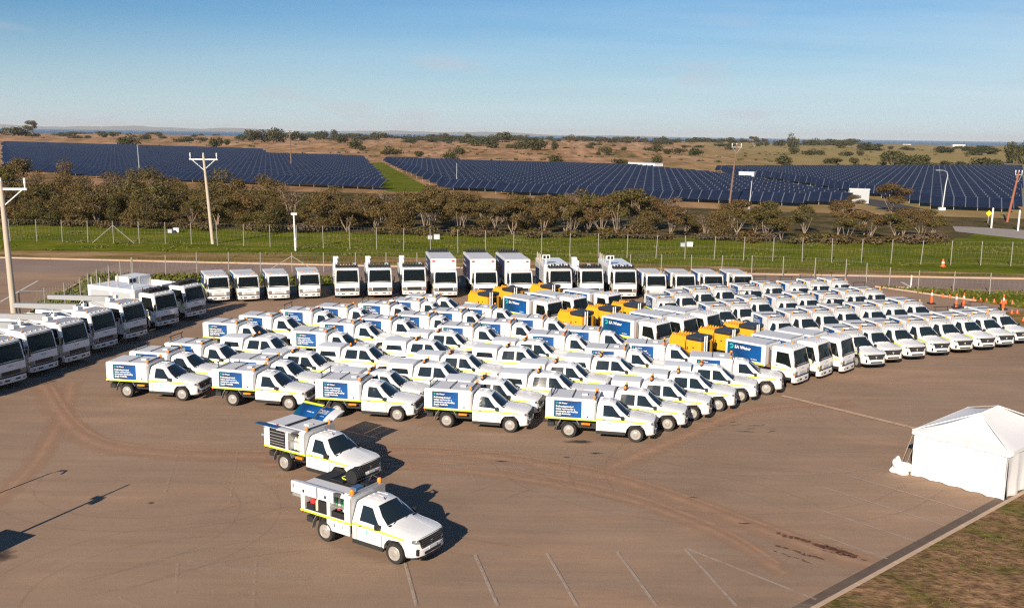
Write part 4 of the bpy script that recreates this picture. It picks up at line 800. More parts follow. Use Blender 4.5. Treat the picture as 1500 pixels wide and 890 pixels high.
def make_trailer(label, group):
    root = thing('vacuum_trailer', label, 'trailer', group=group)
    c = MB(); c.box(-1.9, 1.0, -.55, -.45, .45, .6); c.box(-1.9, 1.0, .45, .55, .45, .6); c.box(-1.9, -1.8, -.5, .5, .45, .6); c.tube([(1.0, -.5, .52), (2.4, 0, .52)], .05, 5); c.tube([(1.0, .5, .52), (2.4, 0, .52)], .05, 5); c.tube([(2.3, 0, .0), (2.3, 0, .7)], .04, 6); c.box(-.3, 1.0, -.6, .6, .58, .64)
    part('chassis', c, CHASSIS, root)
    for x in (-.95, -.15):
        for sg in (-1, 1): w = obj('wheel', W_T, root, (x, sg*.82, .375)); obj('rim', W_R, w)
    part('water_tank', MB().box(-1.85, -.70, -.92, .92, .50, 1.12), CREAMTANK, root, bevel=.04)
    # spoil tank: ribbed drum with lifting lugs
    SEC = [(-.55,1.16),(-.55,1.62),(-.36,1.82),(.46,1.82),(.66,1.62),(.66,1.16)]
    t = MB().xprism(SEC, -1.85, -.70)
    for i in range(6):
        x = -1.80+i*.20; t.xprism([(y*1.05, 1.44+(z-1.44)*1.06) for y, z in SEC], x, x+.07)
        for y in (-.50, .30): t.add([(x, y+.1, 1.82), (x+.12, y+.1, 1.82), (x+.06, y+.1, 1.98), (x, y+.24, 1.82), (x+.12, y+.24, 1.82), (x+.06, y+.24, 1.98)], [(0,1,2), (5,4,3), (0,3,4,1), (1,4,5,2), (2,5,3,0)])
    part('spoil_tank', t, YELLOW, root)
    pm_ = MB(); pm_.box(-.66, -.42, -.6, .6, .64, 1.5); pm_.tube([(-.7, .3, 1.7), (-.5, .2, 1.9), (-.2, .3, 1.85)], .05, 5); part('pump', pm_, CHASSIS, root)
    e = part('engine_box', MB().box(-.36, .70, -.98, .30, .78, 1.80), YELLOW, root, bevel=.04)
    part('engine_lid', MB().box(-.40, .73, -1.0, .32, 1.82, 2.08), LID, root, bevel=.10)
    g = MB(); g.box(.695, .708, -.65, .02, .95, 1.7); g.box(.1, .22, -.992, -.978, 1.35, 1.42); g.box(-.30, -.22, -.992, -.978, 1.2, 1.4); part('engine_panel', g, CHASSIS, e)
    p = MB()
    for y in (-.92, -.68): p.tube([(.92, y, .60), (.92, y, 2.2)], .042, 6)
    p.tube([(.92, -.86, 1.2), (.92, -.62, 1.2)], .025, 5); p.tube([(.92, -.62, .75), (1.5, -.5, .72)], .04, 5); part('standpipe', p, SHEDW, root)
    f = part('filter_housing', MB().lathe([(.22, .72), (.24, .8), (.24, 1.55), (.16, 1.62)], (.30, .62, 0), 'z', 10), YELLOW, root, True)
    h = MB()
    for k in range(3): h.tube([(-.75+.30*math.cos(a), .52+.10*k, 1.75+.28*math.sin(a)) for a in [i*math.pi/7 for i in range(15)]], .045, 5, False)
    part('hose_reel', h, BLACK, root)
    l = MB()
    for y in (-.7, .7): l.box(1.02, 1.10, y-.08, y+.08, .60, .72)
    part('marker_lamp', l, ORANGE, root)
    return root
# ---------------------------------------------------------------- the two open service utes in front
def open_box(root, doors_tilt):
    """service box with its side bays open: posts, floor, spine wall, roof"""
    b = MB(); b.box(-2.68, -2.50, -.88, .88, .965, 1.82); b.box(-.62, -.37, -.88, .88, .965, 1.82); b.box(-1.45, -1.30, -.87, .87, .965, 1.82)
    b.box(-2.68, -.37, -.88, .88, .955, .985); b.xprism([(-.87,1.76),(-.83,1.84),(-.75,1.885),(.75,1.885),(.83,1.84),(.87,1.76)], -2.68, -.37)
    part('service_box', b, WHITE, root, bevel=.01)
    part('box_roof', MB().box(-2.62, -.44, -.71, .71, 1.886, 1.908), WALU, root)
    i = MB(); i.box(-2.5, -1.45, -.30, .30, .985, 1.75); i.box(-1.30, -.62, -.30, .30, .985, 1.75); i.box(-2.5, -.62, -.84, .84, .986, 1.0); part('bay_lining', i, CHASSIS, root)
    sh = MB()
    for sg in (-1, 1): sh.box(-1.30, -.62, min(sg*.30, sg*.84), max(sg*.30, sg*.84), 1.36, 1.385)
    part('shelf', sh, GALV, root)
def door_leaf(root, x0, x1, sg, ang, m, length=.74, label=None, stripe=False):
    """hatch hinged along the roof edge, swung up by ang degrees from hanging; thin curved shell"""
    a = R(ang); hy, hz = sg*.80, 1.875; mb = MB(); rows = [[], []]
    for k in range(7):
        d = length*k/6; bow = .05*math.sin(math.pi*k/6)
        cy, cz = sg*math.sin(a), -math.cos(a); ny, nz = sg*math.cos(a), math.sin(a)
        for j, t in enumerate((0, .03)): rows[j].append((hy+cy*d+ny*(bow+t), hz+cz*d+nz*(bow+t)))
    loop = rows[0]+rows[1][::-1]
    mb.prism(loop, lambda p, q, t: (t, p, q), x0, x1)
    o = part('hatch_door', mb, m, root, True, label=label)
    if stripe:
        y, z = rows[1][6]; y2, z2 = rows[1][5]
        s = MB().add([(x0, y, z+.006), (x1, y, z+.006), (x1, y2, z2+.006), (x0, y2, z2+.006)], [(0,1,2,3)]); part('hivis_tape', s, HIVIS, o)
    # gas strut
    y, z = rows[0][3]; s = MB().tube([(x0+.04, sg*.80, 1.55), (x0+.04, y, z)], .015, 5); part('gas_strut', s, GALV, o)
    return o
def leaf_text(o, me, x, sg, ang, d):
    """lettering on the outer face of a hatch door"""
    a = R(ang); hy, hz = sg*.80, 1.875; cy, cz = sg*math.sin(a), -math.cos(a); ny, nz = sg*math.cos(a), math.sin(a); off = .03+.05*math.sin(math.pi*min(1, d/.74))+.012
    n = me.copy(); dr = -sg
    n.transform(Matrix(((dr, 0, 0, x), (0, -cy, 0, hy+cy*d+ny*off), (0, -cz, 0, hz+cz*d+nz*off), (0, 0, 0, 1)))); return obj('lettering', n, o)
def bottle(root, x, y, z, m, h=.3, r=.08, cap=None):
    b = part('bottle', MB().lathe([(r, z), (r, z+h*.7), (r*.4, z+h*.9), (r*.4, z+h)], (x, y, 0), 'z', 10), m, root, True); return b
def crate(root, x0, x1, y0, y1, z0, z1, m=BLACK, name='crate'):
    b = MB(); b.box(x0, x1, y0, y1, z0, z0+.02); t = .02
    for a in ((x0, x1, y0, y0+t), (x0, x1, y1-t, y1), (x0, x0+t, y0, y1), (x1-t, x1, y0, y1)): b.box(*a, z0, z1)
    return part(name, b, m, root)
# ================================================================ the ground
def flat(name, poly, z, m, kind='structure'):
    me = MB().add([(x, y, z) for x, y in poly], [tuple(range(len(poly)))]).mesh(name, m, fix=False)
    if me.polygons[0].normal.z < 0: me.flip_normals()
    o = obj(name, me); tag(o, kind=kind); return o
# dry plain: gently uneven far away, level under the scene
def land(x, y):
    """height of the plain: level near the yard, low mounds and hollows far off"""
    k = min(1, max(0, (y-440)/200))*min(1, max(0, (2600-y)/400))
    return -.06+k*(1.1*math.sin(x*.019+1.3*math.sin(y*.011))+.9*math.sin(y*.016+x*.008)+.7*math.sin(x*.047+y*.021)+.5*math.sin(x*.09-y*.05))*(.6+y/1600)
pm = MB(); xs = [-6000, -3500, -2200]+[-1500+30*i for i in range(101)]+[2200, 3500, 6000]
ys = [-300, -40, 60, 130, 200, 330]+[430+26*i for i in range(28)]+[1158+70*i for i in range(22)]+[2750]
rng = random.Random(3)
pm.strip([[(x, y+(rng.uniform(-120, 120) if y == ys[-1] else 0), land(x, y) if y > 430 else -.06) for x in xs] for y in ys])
struct('dry_plain', pm.mesh('dry_plain', PLAIN, True))
m_, t_, b_ = M_('sea_water'); b_.inputs['Base Color'].default_value = (.012, .07, .16, 1); b_.inputs['Roughness'].default_value = .35; b_.inputs['Specular IOR Level'].default_value = .35
n_ = t_.nodes.new('ShaderNodeTexNoise'); n_.inputs['Scale'].default_value = .01; c_ = t_.nodes.new('ShaderNodeTexCoord'); t_.links.new(c_.outputs['Object'], n_.inputs[0])
k_ = t_.nodes.new('ShaderNodeBump'); k_.inputs['Strength'].default_value = .3; k_.inputs['Distance'].default_value = 4; t_.links.new(n_.outputs[0], k_.inputs['Height']); t_.links.new(k_.outputs[0], b_.inputs['Normal'])
struct('sea', MB().add([(-39000, 2000, -4), (39000, 2000, -4), (39000, 29500, -4), (-39000, 29500, -4)], [(0, 1, 2, 3)]).mesh('sea', m_))
hm = MB(); hr = []
rng = random.Random(11); prev = 60
for i in range(121):
    x = -24000+i*260; f = min(1, max(0, (5200-x)/7000)); prev += rng.uniform(-16, 16); prev = min(95, max(45, prev))
    h = (prev+18*math.sin(i*.5))*f-6; hr.append([(x, 24000, -5), (x, 24600, max(-5, h*.55)), (x, 25400, max(-5, h)), (x, 27500, -5)])
hm.strip(hr); struct('distant_hills', hm.mesh('distant_hills', HILLM, True))
# sheets near the yard, each a few millimetres above the one below
C2 = CURB_FAR
verge_top = [(-92, 142), (-54, 138.5), (-34, 136), (-14, 134.5), (5, 135), (24, 134.5), (32, 131.5), (51, 131), (66, 139), (72, 148), (92, 128)]
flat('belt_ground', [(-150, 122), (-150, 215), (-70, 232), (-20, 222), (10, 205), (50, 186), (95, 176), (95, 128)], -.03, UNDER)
flat('green_verge', [(-120, 105)]+C2[:-1]+[(100, 97.6), (100, 120)]+[(92, 128)]+verge_top[::-1][1:]+[(-120, 142)], -.012, GREEN)
flat('brown_verge', [(-120, 105.9)]+C2[:-1]+[(100, 97.6), (100, 99.2), (55, 101.8), (25, 104.2), (0, 107.5), (-20, 109.5), (-40, 110.5), (-70, 110)], -.006, BROWNG)
flat('yard_asphalt', [(-140, -40), (-140, 106)]+[(x, y) for x, y in C2[:-1]]+[(100, 97.6), (120, 60), (60, -40)], 0, ASPH)
flat('road_asphalt', [(-140, 94.5), (-140, 106.4)]+[(x, y-.15) for x, y in C2[:-1]]+[(100, 97.4), (100, 90.6), (38, 91.0), (34.9, 91.4), (10, 92), (-16.7, 92.4), (-41, 93)], .004, ROAD)
flat('green_track', GRASS_TRACK, -.02, GREEN); flat('far_road', ROAD_RIGHT, .0, ROADP)
flat('grass_strip', STRIP_LEFT, .008, GREEN); flat('grass_strip', STRIP_RIGHT, .008, GREEN); flat('grass_strip', STRIP_RIGHT2, .008, BROWNG)
KA, KB = Vector((7.36, 25.32)), Vector((26.56, 41.8)); kd = (KB-KA).normalized(); kn = Vector((kd.y, -kd.x))
dirt = MB(); rng = random.Random(5); rows = []
for i in range(26):
    p = KA-kd*6+kd*(i*1.4); rows.append([(p.x+kn.x*s, p.y+kn.y*s, .10+(rng.uniform(-.03, .05) if s > .5 else 0)) for s in (.20, 1, 2, 3.2, 4.6, 6.5, 9, 14)])
dirt.strip(rows); struct('dirt_verge', dirt.mesh('dirt_verge', DIRT, True))
def kerb_line(pts, w, h, m=CONC, seg=2.4):
    """kerb of separate cast lengths with open joints, and a channel along its foot"""
    root = tag(obj('kerb', None), kind='structure'); d0 = 0
    for a, b in zip(pts, pts[1:]):
        a, b = Vector(a), Vector(b); L = (b-a).length; n = max(1, round(L/seg)); d = (b-a)/L; q = Vector((d.y, -d.x))
        for i in range(n):
            s, e = a+d*(L*i/n+.01), a+d*(L*(i+1)/n-.01)
            o = part('kerbstone', MB().prism([(0, 0), (0, h*.75), (w*.25, h), (w, h), (w, 0)], lambda p, z, t, s=s, e=e, q=q: ((s+(e-s)*t).x+q.x*p, (s+(e-s)*t).y+q.y*p, z), 0, 1), m, root)
    return root
K_ = kerb_line([tuple(KA-kd*5), tuple(KB+kd*4)], .19, .12)
part('kerb_channel', MB().add([(*(KA-kd*5), .006), (*(KB+kd*4), .006), (*(KB+kd*4-kn*.42), .006), (*(KA-kd*5-kn*.42), .006)], [(0, 1, 2, 3)]), mat('dark_channel', (.12, .085, .06), .85, var=.3, scale=2), K_)  # channel is a darker strip along the kerb foot
kerb_line([(x, y) for x, y in reversed([(-100, 105.2)]+C2[:-1]+[(95, 97.6)])], .35, .13, seg=6)
kerb_line([(STRIP_LEFT[i][0], STRIP_LEFT[i][1]) for i in (0, 1, 2, 3)], .25, .12, seg=3)
kerb_line([STRIP_RIGHT[6], STRIP_RIGHT[0], STRIP_RIGHT[1]], .25, .12, seg=3)
def ribbon(name, pts, w, z, m, kind='structure'):
    """flat ribbon along a polyline; UV y is 1 along its middle and 0 on its edges"""
    P = []; n = 14
    pts = [Vector(p) for p in pts]
    for i in range(len(pts)-1):                                      # Catmull-Rom through the points
        p0, p1, p2, p3 = pts[max(i-1, 0)], pts[i], pts[i+1], pts[min(i+2, len(pts)-1)]
        for k in range(n if len(pts) > 2 else 1):
            t = k/(n if len(pts) > 2 else 1); P.append(.5*((2*p1)+(p2-p0)*t+(2*p0-5*p1+4*p2-p3)*t*t+(3*p1-p0-3*p2+p3)*t**3))
    P.append(pts[-1]); v = []; f = []; uv = []
    for i, p in enumerate(P):
        d = (P[min(i+1, len(P)-1)]-P[max(i-1, 0)]).normalized(); q = Vector((-d.y, d.x))
        for j in (-1, 0, 1): v.append((p.x+q.x*w/2*j, p.y+q.y*w/2*j, z)); uv.append((i/len(P), 1-abs(j)))
    for i in range(len(P)-1):
        for j in (0, 1): f.append((i*3+j, i*3+j+1, i*3+j+4, i*3+j+3))
    me = bpy.data.meshes.new(name); me.from_pydata(v, [], f); me.materials.append(m); l = me.uv_layers.new(name='UVMap')
    for lp in me.loops: l.data[lp.index].uv = uv[lp.vertex_index]
    if me.polygons[0].normal.z < 0: me.flip_normals()
    o = obj(name, me); tag(o, kind=kind); return o
for k, t in enumerate(TRACKS):
    ribbon('dust_track', t, (1.8, 2.3, 1.5, 2.2)[k], .0045+.001*k, DUST)
    if k in (1, 2):
        off = [(x, y+.75) for x, y in t]; ribbon('dust_track', off, .9, .0085+.001*k, DUST)
for k, (c, rad, a0, a1) in enumerate((((-9.5, 27.5), 5.2, 100, 215), ((-4.5, 24), 8.5, 60, 150), ((9, 41), 8.5, 190, 330), ((14, 46), 9, 200, 320), ((-17, 33), 7, -60, 40), ((16, 38), 12, 100, 190), ((5, 33), 6, 20, 150), ((24, 47), 7, 120, 260), ((-14, 37), 5, 180, 330), ((1, 30), 12, 60, 130))):
    for off in (0, 1.5): ribbon('tyre_mark', [(c[0]+(rad+off)*math.cos(R(a0+(a1-a0)*i/6)), c[1]+(rad+off)*math.sin(R(a0+(a1-a0)*i/6))*.8) for i in range(7)], .28, .0125+.0008*k, RUB)
rng = random.Random(9)
for k in range(16):
    x, y = rng.uniform(-16, 14), rng.uniform(26, 40); a = rng.uniform(-.5, .4); L = rng.uniform(2, 6)
    ribbon('pale_scuff', [(x-L*math.cos(a)/2, y-L*math.sin(a)/2), (x, y+rng.uniform(-.3, .3)), (x+L*math.cos(a)/2, y+L*math.sin(a)/2)], rng.uniform(.3, 1.0), .0215+.0005*k, PALE)
def stain(c, rx, ry, m, z, seed):
    rng = random.Random(seed); n = 22; v = [(c[0], c[1], z)]; uv = [(0, 1)]
    for i in range(n):
        a = 2*math.pi*i/n; k = rng.uniform(.8, 1.2); v.append((c[0]+rx*k*math.cos(a), c[1]+ry*2.2*k*math.sin(a), z)); uv.append((0, 0))
    me = bpy.data.meshes.new('stain'); me.from_pydata(v, [], [(0, 1+i, 1+(i+1) % n) for i in range(n)]); me.materials.append(m); l = me.uv_layers.new(name='UVMap')
    for lp in me.loops: l.data[lp.index].uv = uv[lp.vertex_index]
    o = obj('ground_stain', me); tag(o, kind='structure'); return o
for k, (c, rx, ry) in enumerate(STAINS):
    if k not in (1, 5, 6): stain(c, rx, ry*.6, WET if k in (10, 11) else OIL, .0335+.0002*k, k)
rng = random.Random(31); kz = 0
for (ax, ay), (bx, by), nn_, wd in (((9.75, 32.35), (12.0, 30.5), 16, .16), ((9.4, 31.3), (10.7, 30.2), 9, .10), ((9.2, 30.8), (10.2, 29.9), 6, .07), ((10.9, 31.0), (12.2, 30.2), 6, .07)):
    for i in range(nn_):
        u = (i+rng.uniform(-.4, .4))/nn_; kz += 1
        o = stain((0, 0), rng.uniform(.2, .5), wd*rng.uniform(.5, 1.0), WET, .0385+.0001*kz, 300+kz); o.location = (ax+(bx-ax)*u, ay+(by-ay)*u+rng.uniform(-.08, .08), 0); o.rotation_euler = (0, 0, math.atan2(by-ay, bx-ax)+rng.uniform(-.15, .15))
for i in range(16):                                              # oil drips fanned out by tyres
    kz += 1; o = stain((0, 0), rng.uniform(.2, .8), rng.uniform(.015, .05), OIL, .0385+.0001*kz, 400+kz); o.location = (rng.gauss(11.4, .9), rng.gauss(45.2, .8), 0); o.rotation_euler = (0, 0, rng.uniform(-.1, .5))
for i in range(26):                                              # pale turning arcs left by tyres
    a0 = rng.uniform(190, 330); rad = rng.uniform(4, 17); cx_, cy_ = rng.choice(((14, 50), (18, 52), (10, 52), (22, 50))); w_ = rng.uniform(20, 60)
    ribbon('pale_arc', [(cx_+rad*math.cos(R(a0+w_*j/5)), cy_+rad*.9*math.sin(R(a0+w_*j/5))) for j in range(6)], rng.uniform(.12, .4), .030+.00012*i, PALE)
def paint(pairs, w, m, z, name='parking_line'):
    for i, (a, b) in enumerate(pairs):
        a, b = Vector(a), Vector(b); d = (b-a).normalized(); q = Vector((-d.y, d.x))*w/2
        me = MB().add([(*(a+q), z), (*(a-q), z), (*(b-q), z), (*(b+q), z)], [(0, 1, 2, 3)]).mesh(name, m, fix=False)
        if me.polygons[0].normal.z < 0: me.flip_normals()
        tag(obj(name, me), kind='structure')
def worn(name, col, thr, op=.5):
    m, t, b = M_(name); b.inputs['Base Color'].default_value = (*col, 1); b.inputs['Roughness'].default_value = .85
    c = t.nodes.new('ShaderNodeTexCoord'); n = t.nodes.new('ShaderNodeTexNoise'); n.inputs['Scale'].default_value = 3.5; n.inputs['Detail'].default_value = 7; n.inputs['Roughness'].default_value = .75; t.links.new(c.outputs['Object'], n.inputs[0])
    mr = t.nodes.new('ShaderNodeMapRange'); mr.inputs[1].default_value = thr; mr.inputs[2].default_value = thr+.22; mr.inputs[4].default_value = op; t.links.new(n.outputs[0], mr.inputs[0]); t.links.new(mr.outputs[0], b.inputs['Alpha']); return m
WL = worn('worn_line', (.52, .44, .37), .32, .55); WL2 = worn('very_worn_line', (.48, .39, .32), .46, .3)
paint(LINES[4:], .10, WL, 0.0455); paint(LINES[:4], .09, WL2, 0.0455); paint(LINES2, .08, WL, 0.0455); paint(LINES3, .08, WL2, 0.0455); paint(LINES4, .18, LINEW, .012, 'road_line')
paint([(TAN_LINE[0], TAN_LINE[2])], .34, worn('tan_seam', (.62, .42, .28), .28, .8), 0.0455, 'tan_seam'); paint([((38.5, 91.2), (38.9, 94.5))], .25, LINEW, .012, 'road_line')

# ================================================================ trees and bushes
def leaf_cloud(mb, rng, blobs, n, s0, s1, flat_=.5):
    tot = sum(b[3]*b[4]*b[5] for b in blobs)
    for bx, by, bz, rx, ry, rz in blobs:
        for _ in range(max(20, int(n*rx*ry*rz/tot))):
            while True:
                u = Vector((rng.uniform(-1, 1), rng.uniform(-1, 1), rng.uniform(-1, 1)))
                if .1 < u.length < 1: break
            u = u.normalized()*(rng.random()**.32); p = Vector((bx+u.x*rx, by+u.y*ry, bz+u.z*rz))
            nn = (Vector((u.x, u.y, u.z+flat_))+Vector((rng.gauss(0, .6), rng.gauss(0, .6), rng.gauss(0, .6)))).normalized()
            a = nn.orthogonal().normalized(); a.rotate(Matrix.Rotation(rng.uniform(0, 6.28), 3, nn)); b = nn.cross(a); s = rng.uniform(s0, s1); w = s*rng.uniform(.45, .8)
            mb.add([p-a*s, p+b*w*.8-a*s*.1+nn*s*.15, p+a*s, p-b*w*.8+a*s*.1], [(0, 1, 2, 3)])
def limbs(rng, base_n, h, spread, targets, r0):
    mb = MB()
    for k in range(base_n):
        tx, ty, tz = targets[k % len(targets)][:3]; a = rng.uniform(0, 6.28); b0 = Vector((rng.uniform(-.15, .15), rng.uniform(-.15, .15), -.1))
        mid = Vector((tx*.45+rng.uniform(-.3, .3), ty*.45+rng.uniform(-.3, .3), tz*.55)); e = Vector((tx, ty, tz+.3)); r = r0*rng.uniform(.7, 1.1)
        mb.tube([b0, (b0+mid)/2+Vector((rng.uniform(-.15, .15), rng.uniform(-.15, .15), 0)), mid, e], [r, r*.8, r*.6, r*.2], 6)
        for q in range(3):
            f = mid.lerp(e, rng.uniform(0, .7)); g = f+Vector((rng.uniform(-1, 1)*spread*.5, rng.uniform(-1, 1)*spread*.5, rng.uniform(.4, 1.2)))
            mb.tube([f, (f+g)/2+Vector((0, 0, .1)), g], [r*.4, r*.28, r*.1], 5)
    return mb
def tree_meshes(seed, kind):
    """unit trees about 7 m high: 'bush' is leafy to the ground, 'gum' shows its stems, 'bare' is half dead"""
    rng = random.Random(seed); blobs = []
    if kind == 'bush':
        for k in range(rng.randint(7, 10)):
            a = rng.uniform(0, 6.28); d = rng.uniform(.2, 2.2); z = rng.uniform(1.2, 5.4); r = rng.uniform(1.0, 1.7)
            blobs.append((d*math.cos(a), d*math.sin(a), z, r*1.15, r*1.1, r*.8))
        blobs.append((0, 0, 1.5, 2.3, 2.1, 1.3)); nst, r0 = 3, .07
    else:
        nb = rng.randint(8, 11) if kind == 'gum' else rng.randint(4, 6)
        for k in range(nb):
            a = k*2.4+rng.uniform(-.4, .4); d = rng.uniform(.4, 2.4); z = rng.uniform(3.4, 6.3)-d*.3; r = rng.uniform(.75, 1.35)
            blobs.append((d*math.cos(a), d*math.sin(a), z, r*1.15, r*1.1, r*.62))
        nst, r0 = rng.randint(4, 6), .075
    cr = MB(); leaf_cloud(cr, rng, blobs, 4600 if kind == 'bush' else (3600 if kind == 'gum' else 900), .085, .19)
    tr = limbs(rng, nst+(3 if kind == 'bare' else 0), 7, 2.4, blobs, r0)
    return cr.mesh('crown', LEAF if kind != 'bare' else TWIG, fix=False), tr.mesh('trunk', BARK if kind != 'bush' else BARKD, True, fix=False)
PROTO = {k: [tree_meshes(100*i+j, k) for j in range(n)] for i, (k, n) in enumerate((('bush', 5), ('gum', 5), ('bare', 2)))}
def plant_tree(x, y, h, w, k, rng, label, group, name='scrub_tree'):
    cm, tm = rng.choice(PROTO[k]); r = thing(name, label, 'tree', (x, y, land(x, y) if y > 430 else -.03), rng.uniform(0, 6.28), group); r.scale = (w/6., w/6., h/7.)
    obj('crown', cm, r); obj('trunk', tm, r); return r
def front_y(x):
    P = [(-130, 143), (-74.5, 139), (-53.8, 137), (-33.8, 135), (-14.3, 133), (4.6, 133.5), (23.6, 133.2), (32.3, 130.5), (50.8, 130), (62, 136), (75, 145)]
    for a, b in zip(P, P[1:]):
        if a[0] <= x <= b[0]: return a[1]+(b[1]-a[1])*(x-a[0])/(b[0]-a[0])
    return 140
rng = random.Random(21); belt = []
for row, (off, step, xmin, xmax) in enumerate(((1.5, 3.9, -92, 62), (6, 4.6, -94, 60), (11, 5.2, -98, 54), (17, 5.8, -104, 34), (25, 6.2, -112, 8), (34, 6.6, -118, -30), (44, 7.5, -122, -52))):
    x = xmin
    while x < xmax:
        hx = 5.4 if x < -20 else (5.8 if x < 0 else (5.9 if x < 25 else 4.6)); hx += .05*off if x < -20 else 0
        px = x+rng.uniform(-1.4, 1.4); py = front_y(px)+off+rng.uniform(-1.6, 1.6)
        lean_gum = min(.9, max(.12, (x+35)/55)); k = 'gum' if rng.random() < lean_gum else 'bush'
        if rng.random() < .09: k = 'bare'
        hh = hx*rng.choice((rng.uniform(.6, .95), rng.uniform(.85, 1.1), rng.uniform(.95, 1.3))); ww = (hh*.62+1.6)*rng.uniform(.75, 1.25)
        if 36 < x and rng.random() < .25: x += step; continue
        if -36 < px < -10 and off > 20: hh *= .62
        if row == 0 and x < -15: hh *= .82
        belt.append((px, py, hh, ww, k)); x += step*rng.uniform(.8, 1.2)
belt.sort(key=lambda t: t[0]/t[1])
ranks = {'gum': 0, 'bush': 0, 'bare': 0}
LAB = {'gum': 'open-crowned gum tree with pale stems in the scrub belt, {} such tree from the left', 'bush': 'dense bushy tree in the scrub belt, {} of its kind from the left', 'bare': 'half-dead grey-twigged tree in the scrub belt, {} bare one from the left'}
for px, py, hh, ww, k in belt:
    plant_tree(px, py, hh, ww, k, rng, LAB[k].format(nth(ranks[k])), 'trees of the scrub belt behind the green verge'); ranks[k] += 1
# low shrubs along the foot of the belt
def shrub_mesh(seed, m, n=420, s=(.05, .12)):
    rng = random.Random(seed); mb = MB(); bl = [(rng.uniform(-.4, .4), rng.uniform(-.4, .4), rng.uniform(.25, .6), rng.uniform(.3, .5), rng.uniform(.3, .5), rng.uniform(.25, .4)) for _ in range(5)]
    leaf_cloud(mb, rng, bl, n, *s); return mb.mesh('foliage', m, fix=False)
SHR = [shrub_mesh(i, LEAF) for i in range(4)]+[shrub_mesh(9, TWIG)]
FARB = [shrub_mesh(20+i, LEAFD, 700, (.05, .11)) for i in range(5)]
def stems(seed):
    rng = random.Random(seed); mb = MB()
    for k in range(4): a = rng.uniform(0, 6.28); mb.tube([(0, 0, -.05), (.15*math.cos(a), .15*math.sin(a), .3), (.4*math.cos(a), .4*math.sin(a), .6)], [.03, .02, .008], 4)
    return mb.mesh('stem', BARKD, fix=False)
STEM = [stems(1), stems(2)]
low_ = []
for i in range(70):
    x = rng.uniform(-85, 62); low_.append((x, front_y(x)+rng.uniform(-1.5, 1.5), rng.uniform(.8, 1.9), rng.uniform(1.5, 3.2), rng.choice(SHR)))
low_.sort(key=lambda t: t[0]/t[1])
for i, (x, y, h, w, me) in enumerate(low_):
    r = thing('low_shrub', 'low rounded shrub at the foot of the scrub belt, {} from the left'.format(nth(i)), 'shrub', (x, y, -.02), rng.uniform(0, 6.28), 'low shrubs along the belt'); r.scale = (w, w, h)
    obj('foliage', me, r); obj('stem', rng.choice(STEM), r)
nb = ng = 0
for k, x, y, w, h in sorted(FAR_PLANTS, key=lambda t: t[1]/t[2]):
    z = land(x, y)-.15
    if k == 'b':
        r = thing('far_bush', 'dark green bush on the dry plain beyond the panels, {} from the left'.format(nth(nb)), 'bush', (x, y, z), rng.uniform(0, 6.28), 'bushes on the dry plain'); nb += 1
        r.scale = (w/1.25, w/1.25, h/.85); obj('foliage', rng.choice(FARB), r); obj('stem', STEM[0], r)
    elif k == 'tall':
        for dx_, hh, ww in ((0, 6.4, 8.6), (-7.5, 3.6, 4.4)):
            plant_tree(x+dx_, y, hh, ww, 'gum', rng, 'round lone gum tree in front of the right-hand panels' if dx_ == 0 else 'small gum tree left of the lone round one', None, 'gum_tree')
    else:
        plant_tree(x, y, h, w, 'gum', rng, 'tall gum tree standing clear on the skyline, {} from the left'.format(nth(ng)), 'skyline gum trees', 'gum_tree'); ng += 1
rng = random.Random(77); sky_ = []
for i in range(120):
    u = rng.uniform(-.56, .56); y = rng.uniform(1300, 2500); x = u*y
    if u > .35: y = rng.uniform(900, 1500); x = u*y
    sky_.append((x, y, rng.uniform(9, 26), rng.uniform(4, 9.5 if y > 1700 else 7), rng.choice(FARB)))
for i in range(130):                                             # the nearly closed line of trees right of centre
    u = rng.uniform(-.24, .36); y = rng.uniform(1900, 2450); sky_.append((u*y, y, rng.uniform(14, 34), rng.uniform(6, 13), rng.choice(FARB)))
for hi_, (x, y, w, h, me) in enumerate(sorted(sky_, key=lambda t: t[0]/t[1])):
    r = thing('horizon_tree', 'small dark tree on the horizon line, {} from the left'.format(nth(hi_)), 'tree', (x, y, land(x, y)-.3), rng.uniform(0, 6.28), 'trees along the horizon'); r.scale = (w/1.2, w/1.2, h/.85); obj('crown', me, r)
sp = []
for i in range(420):
    u = rng.uniform(-.5, .55); y = rng.uniform(480, 1500)
    if u*y < 60 or y > 520: sp.append((u*y, y, rng.uniform(1.5, 6), rng.uniform(.5, 1.8)))
fm = MB()
for x, y, w, h in sp:
    mb2 = MB(); leaf_cloud(mb2, rng, [(x, y, land(x, y)+h*.35, w*.5, w*.5, h*.5)], 26, .35, .8)
    o = len(fm.v); fm.v += mb2.v; fm.f += [tuple(i+o for i in f) for f in mb2.f]
tag(obj('saltbush', fm.mesh('saltbush', LEAFD, fix=False)), kind='stuff')
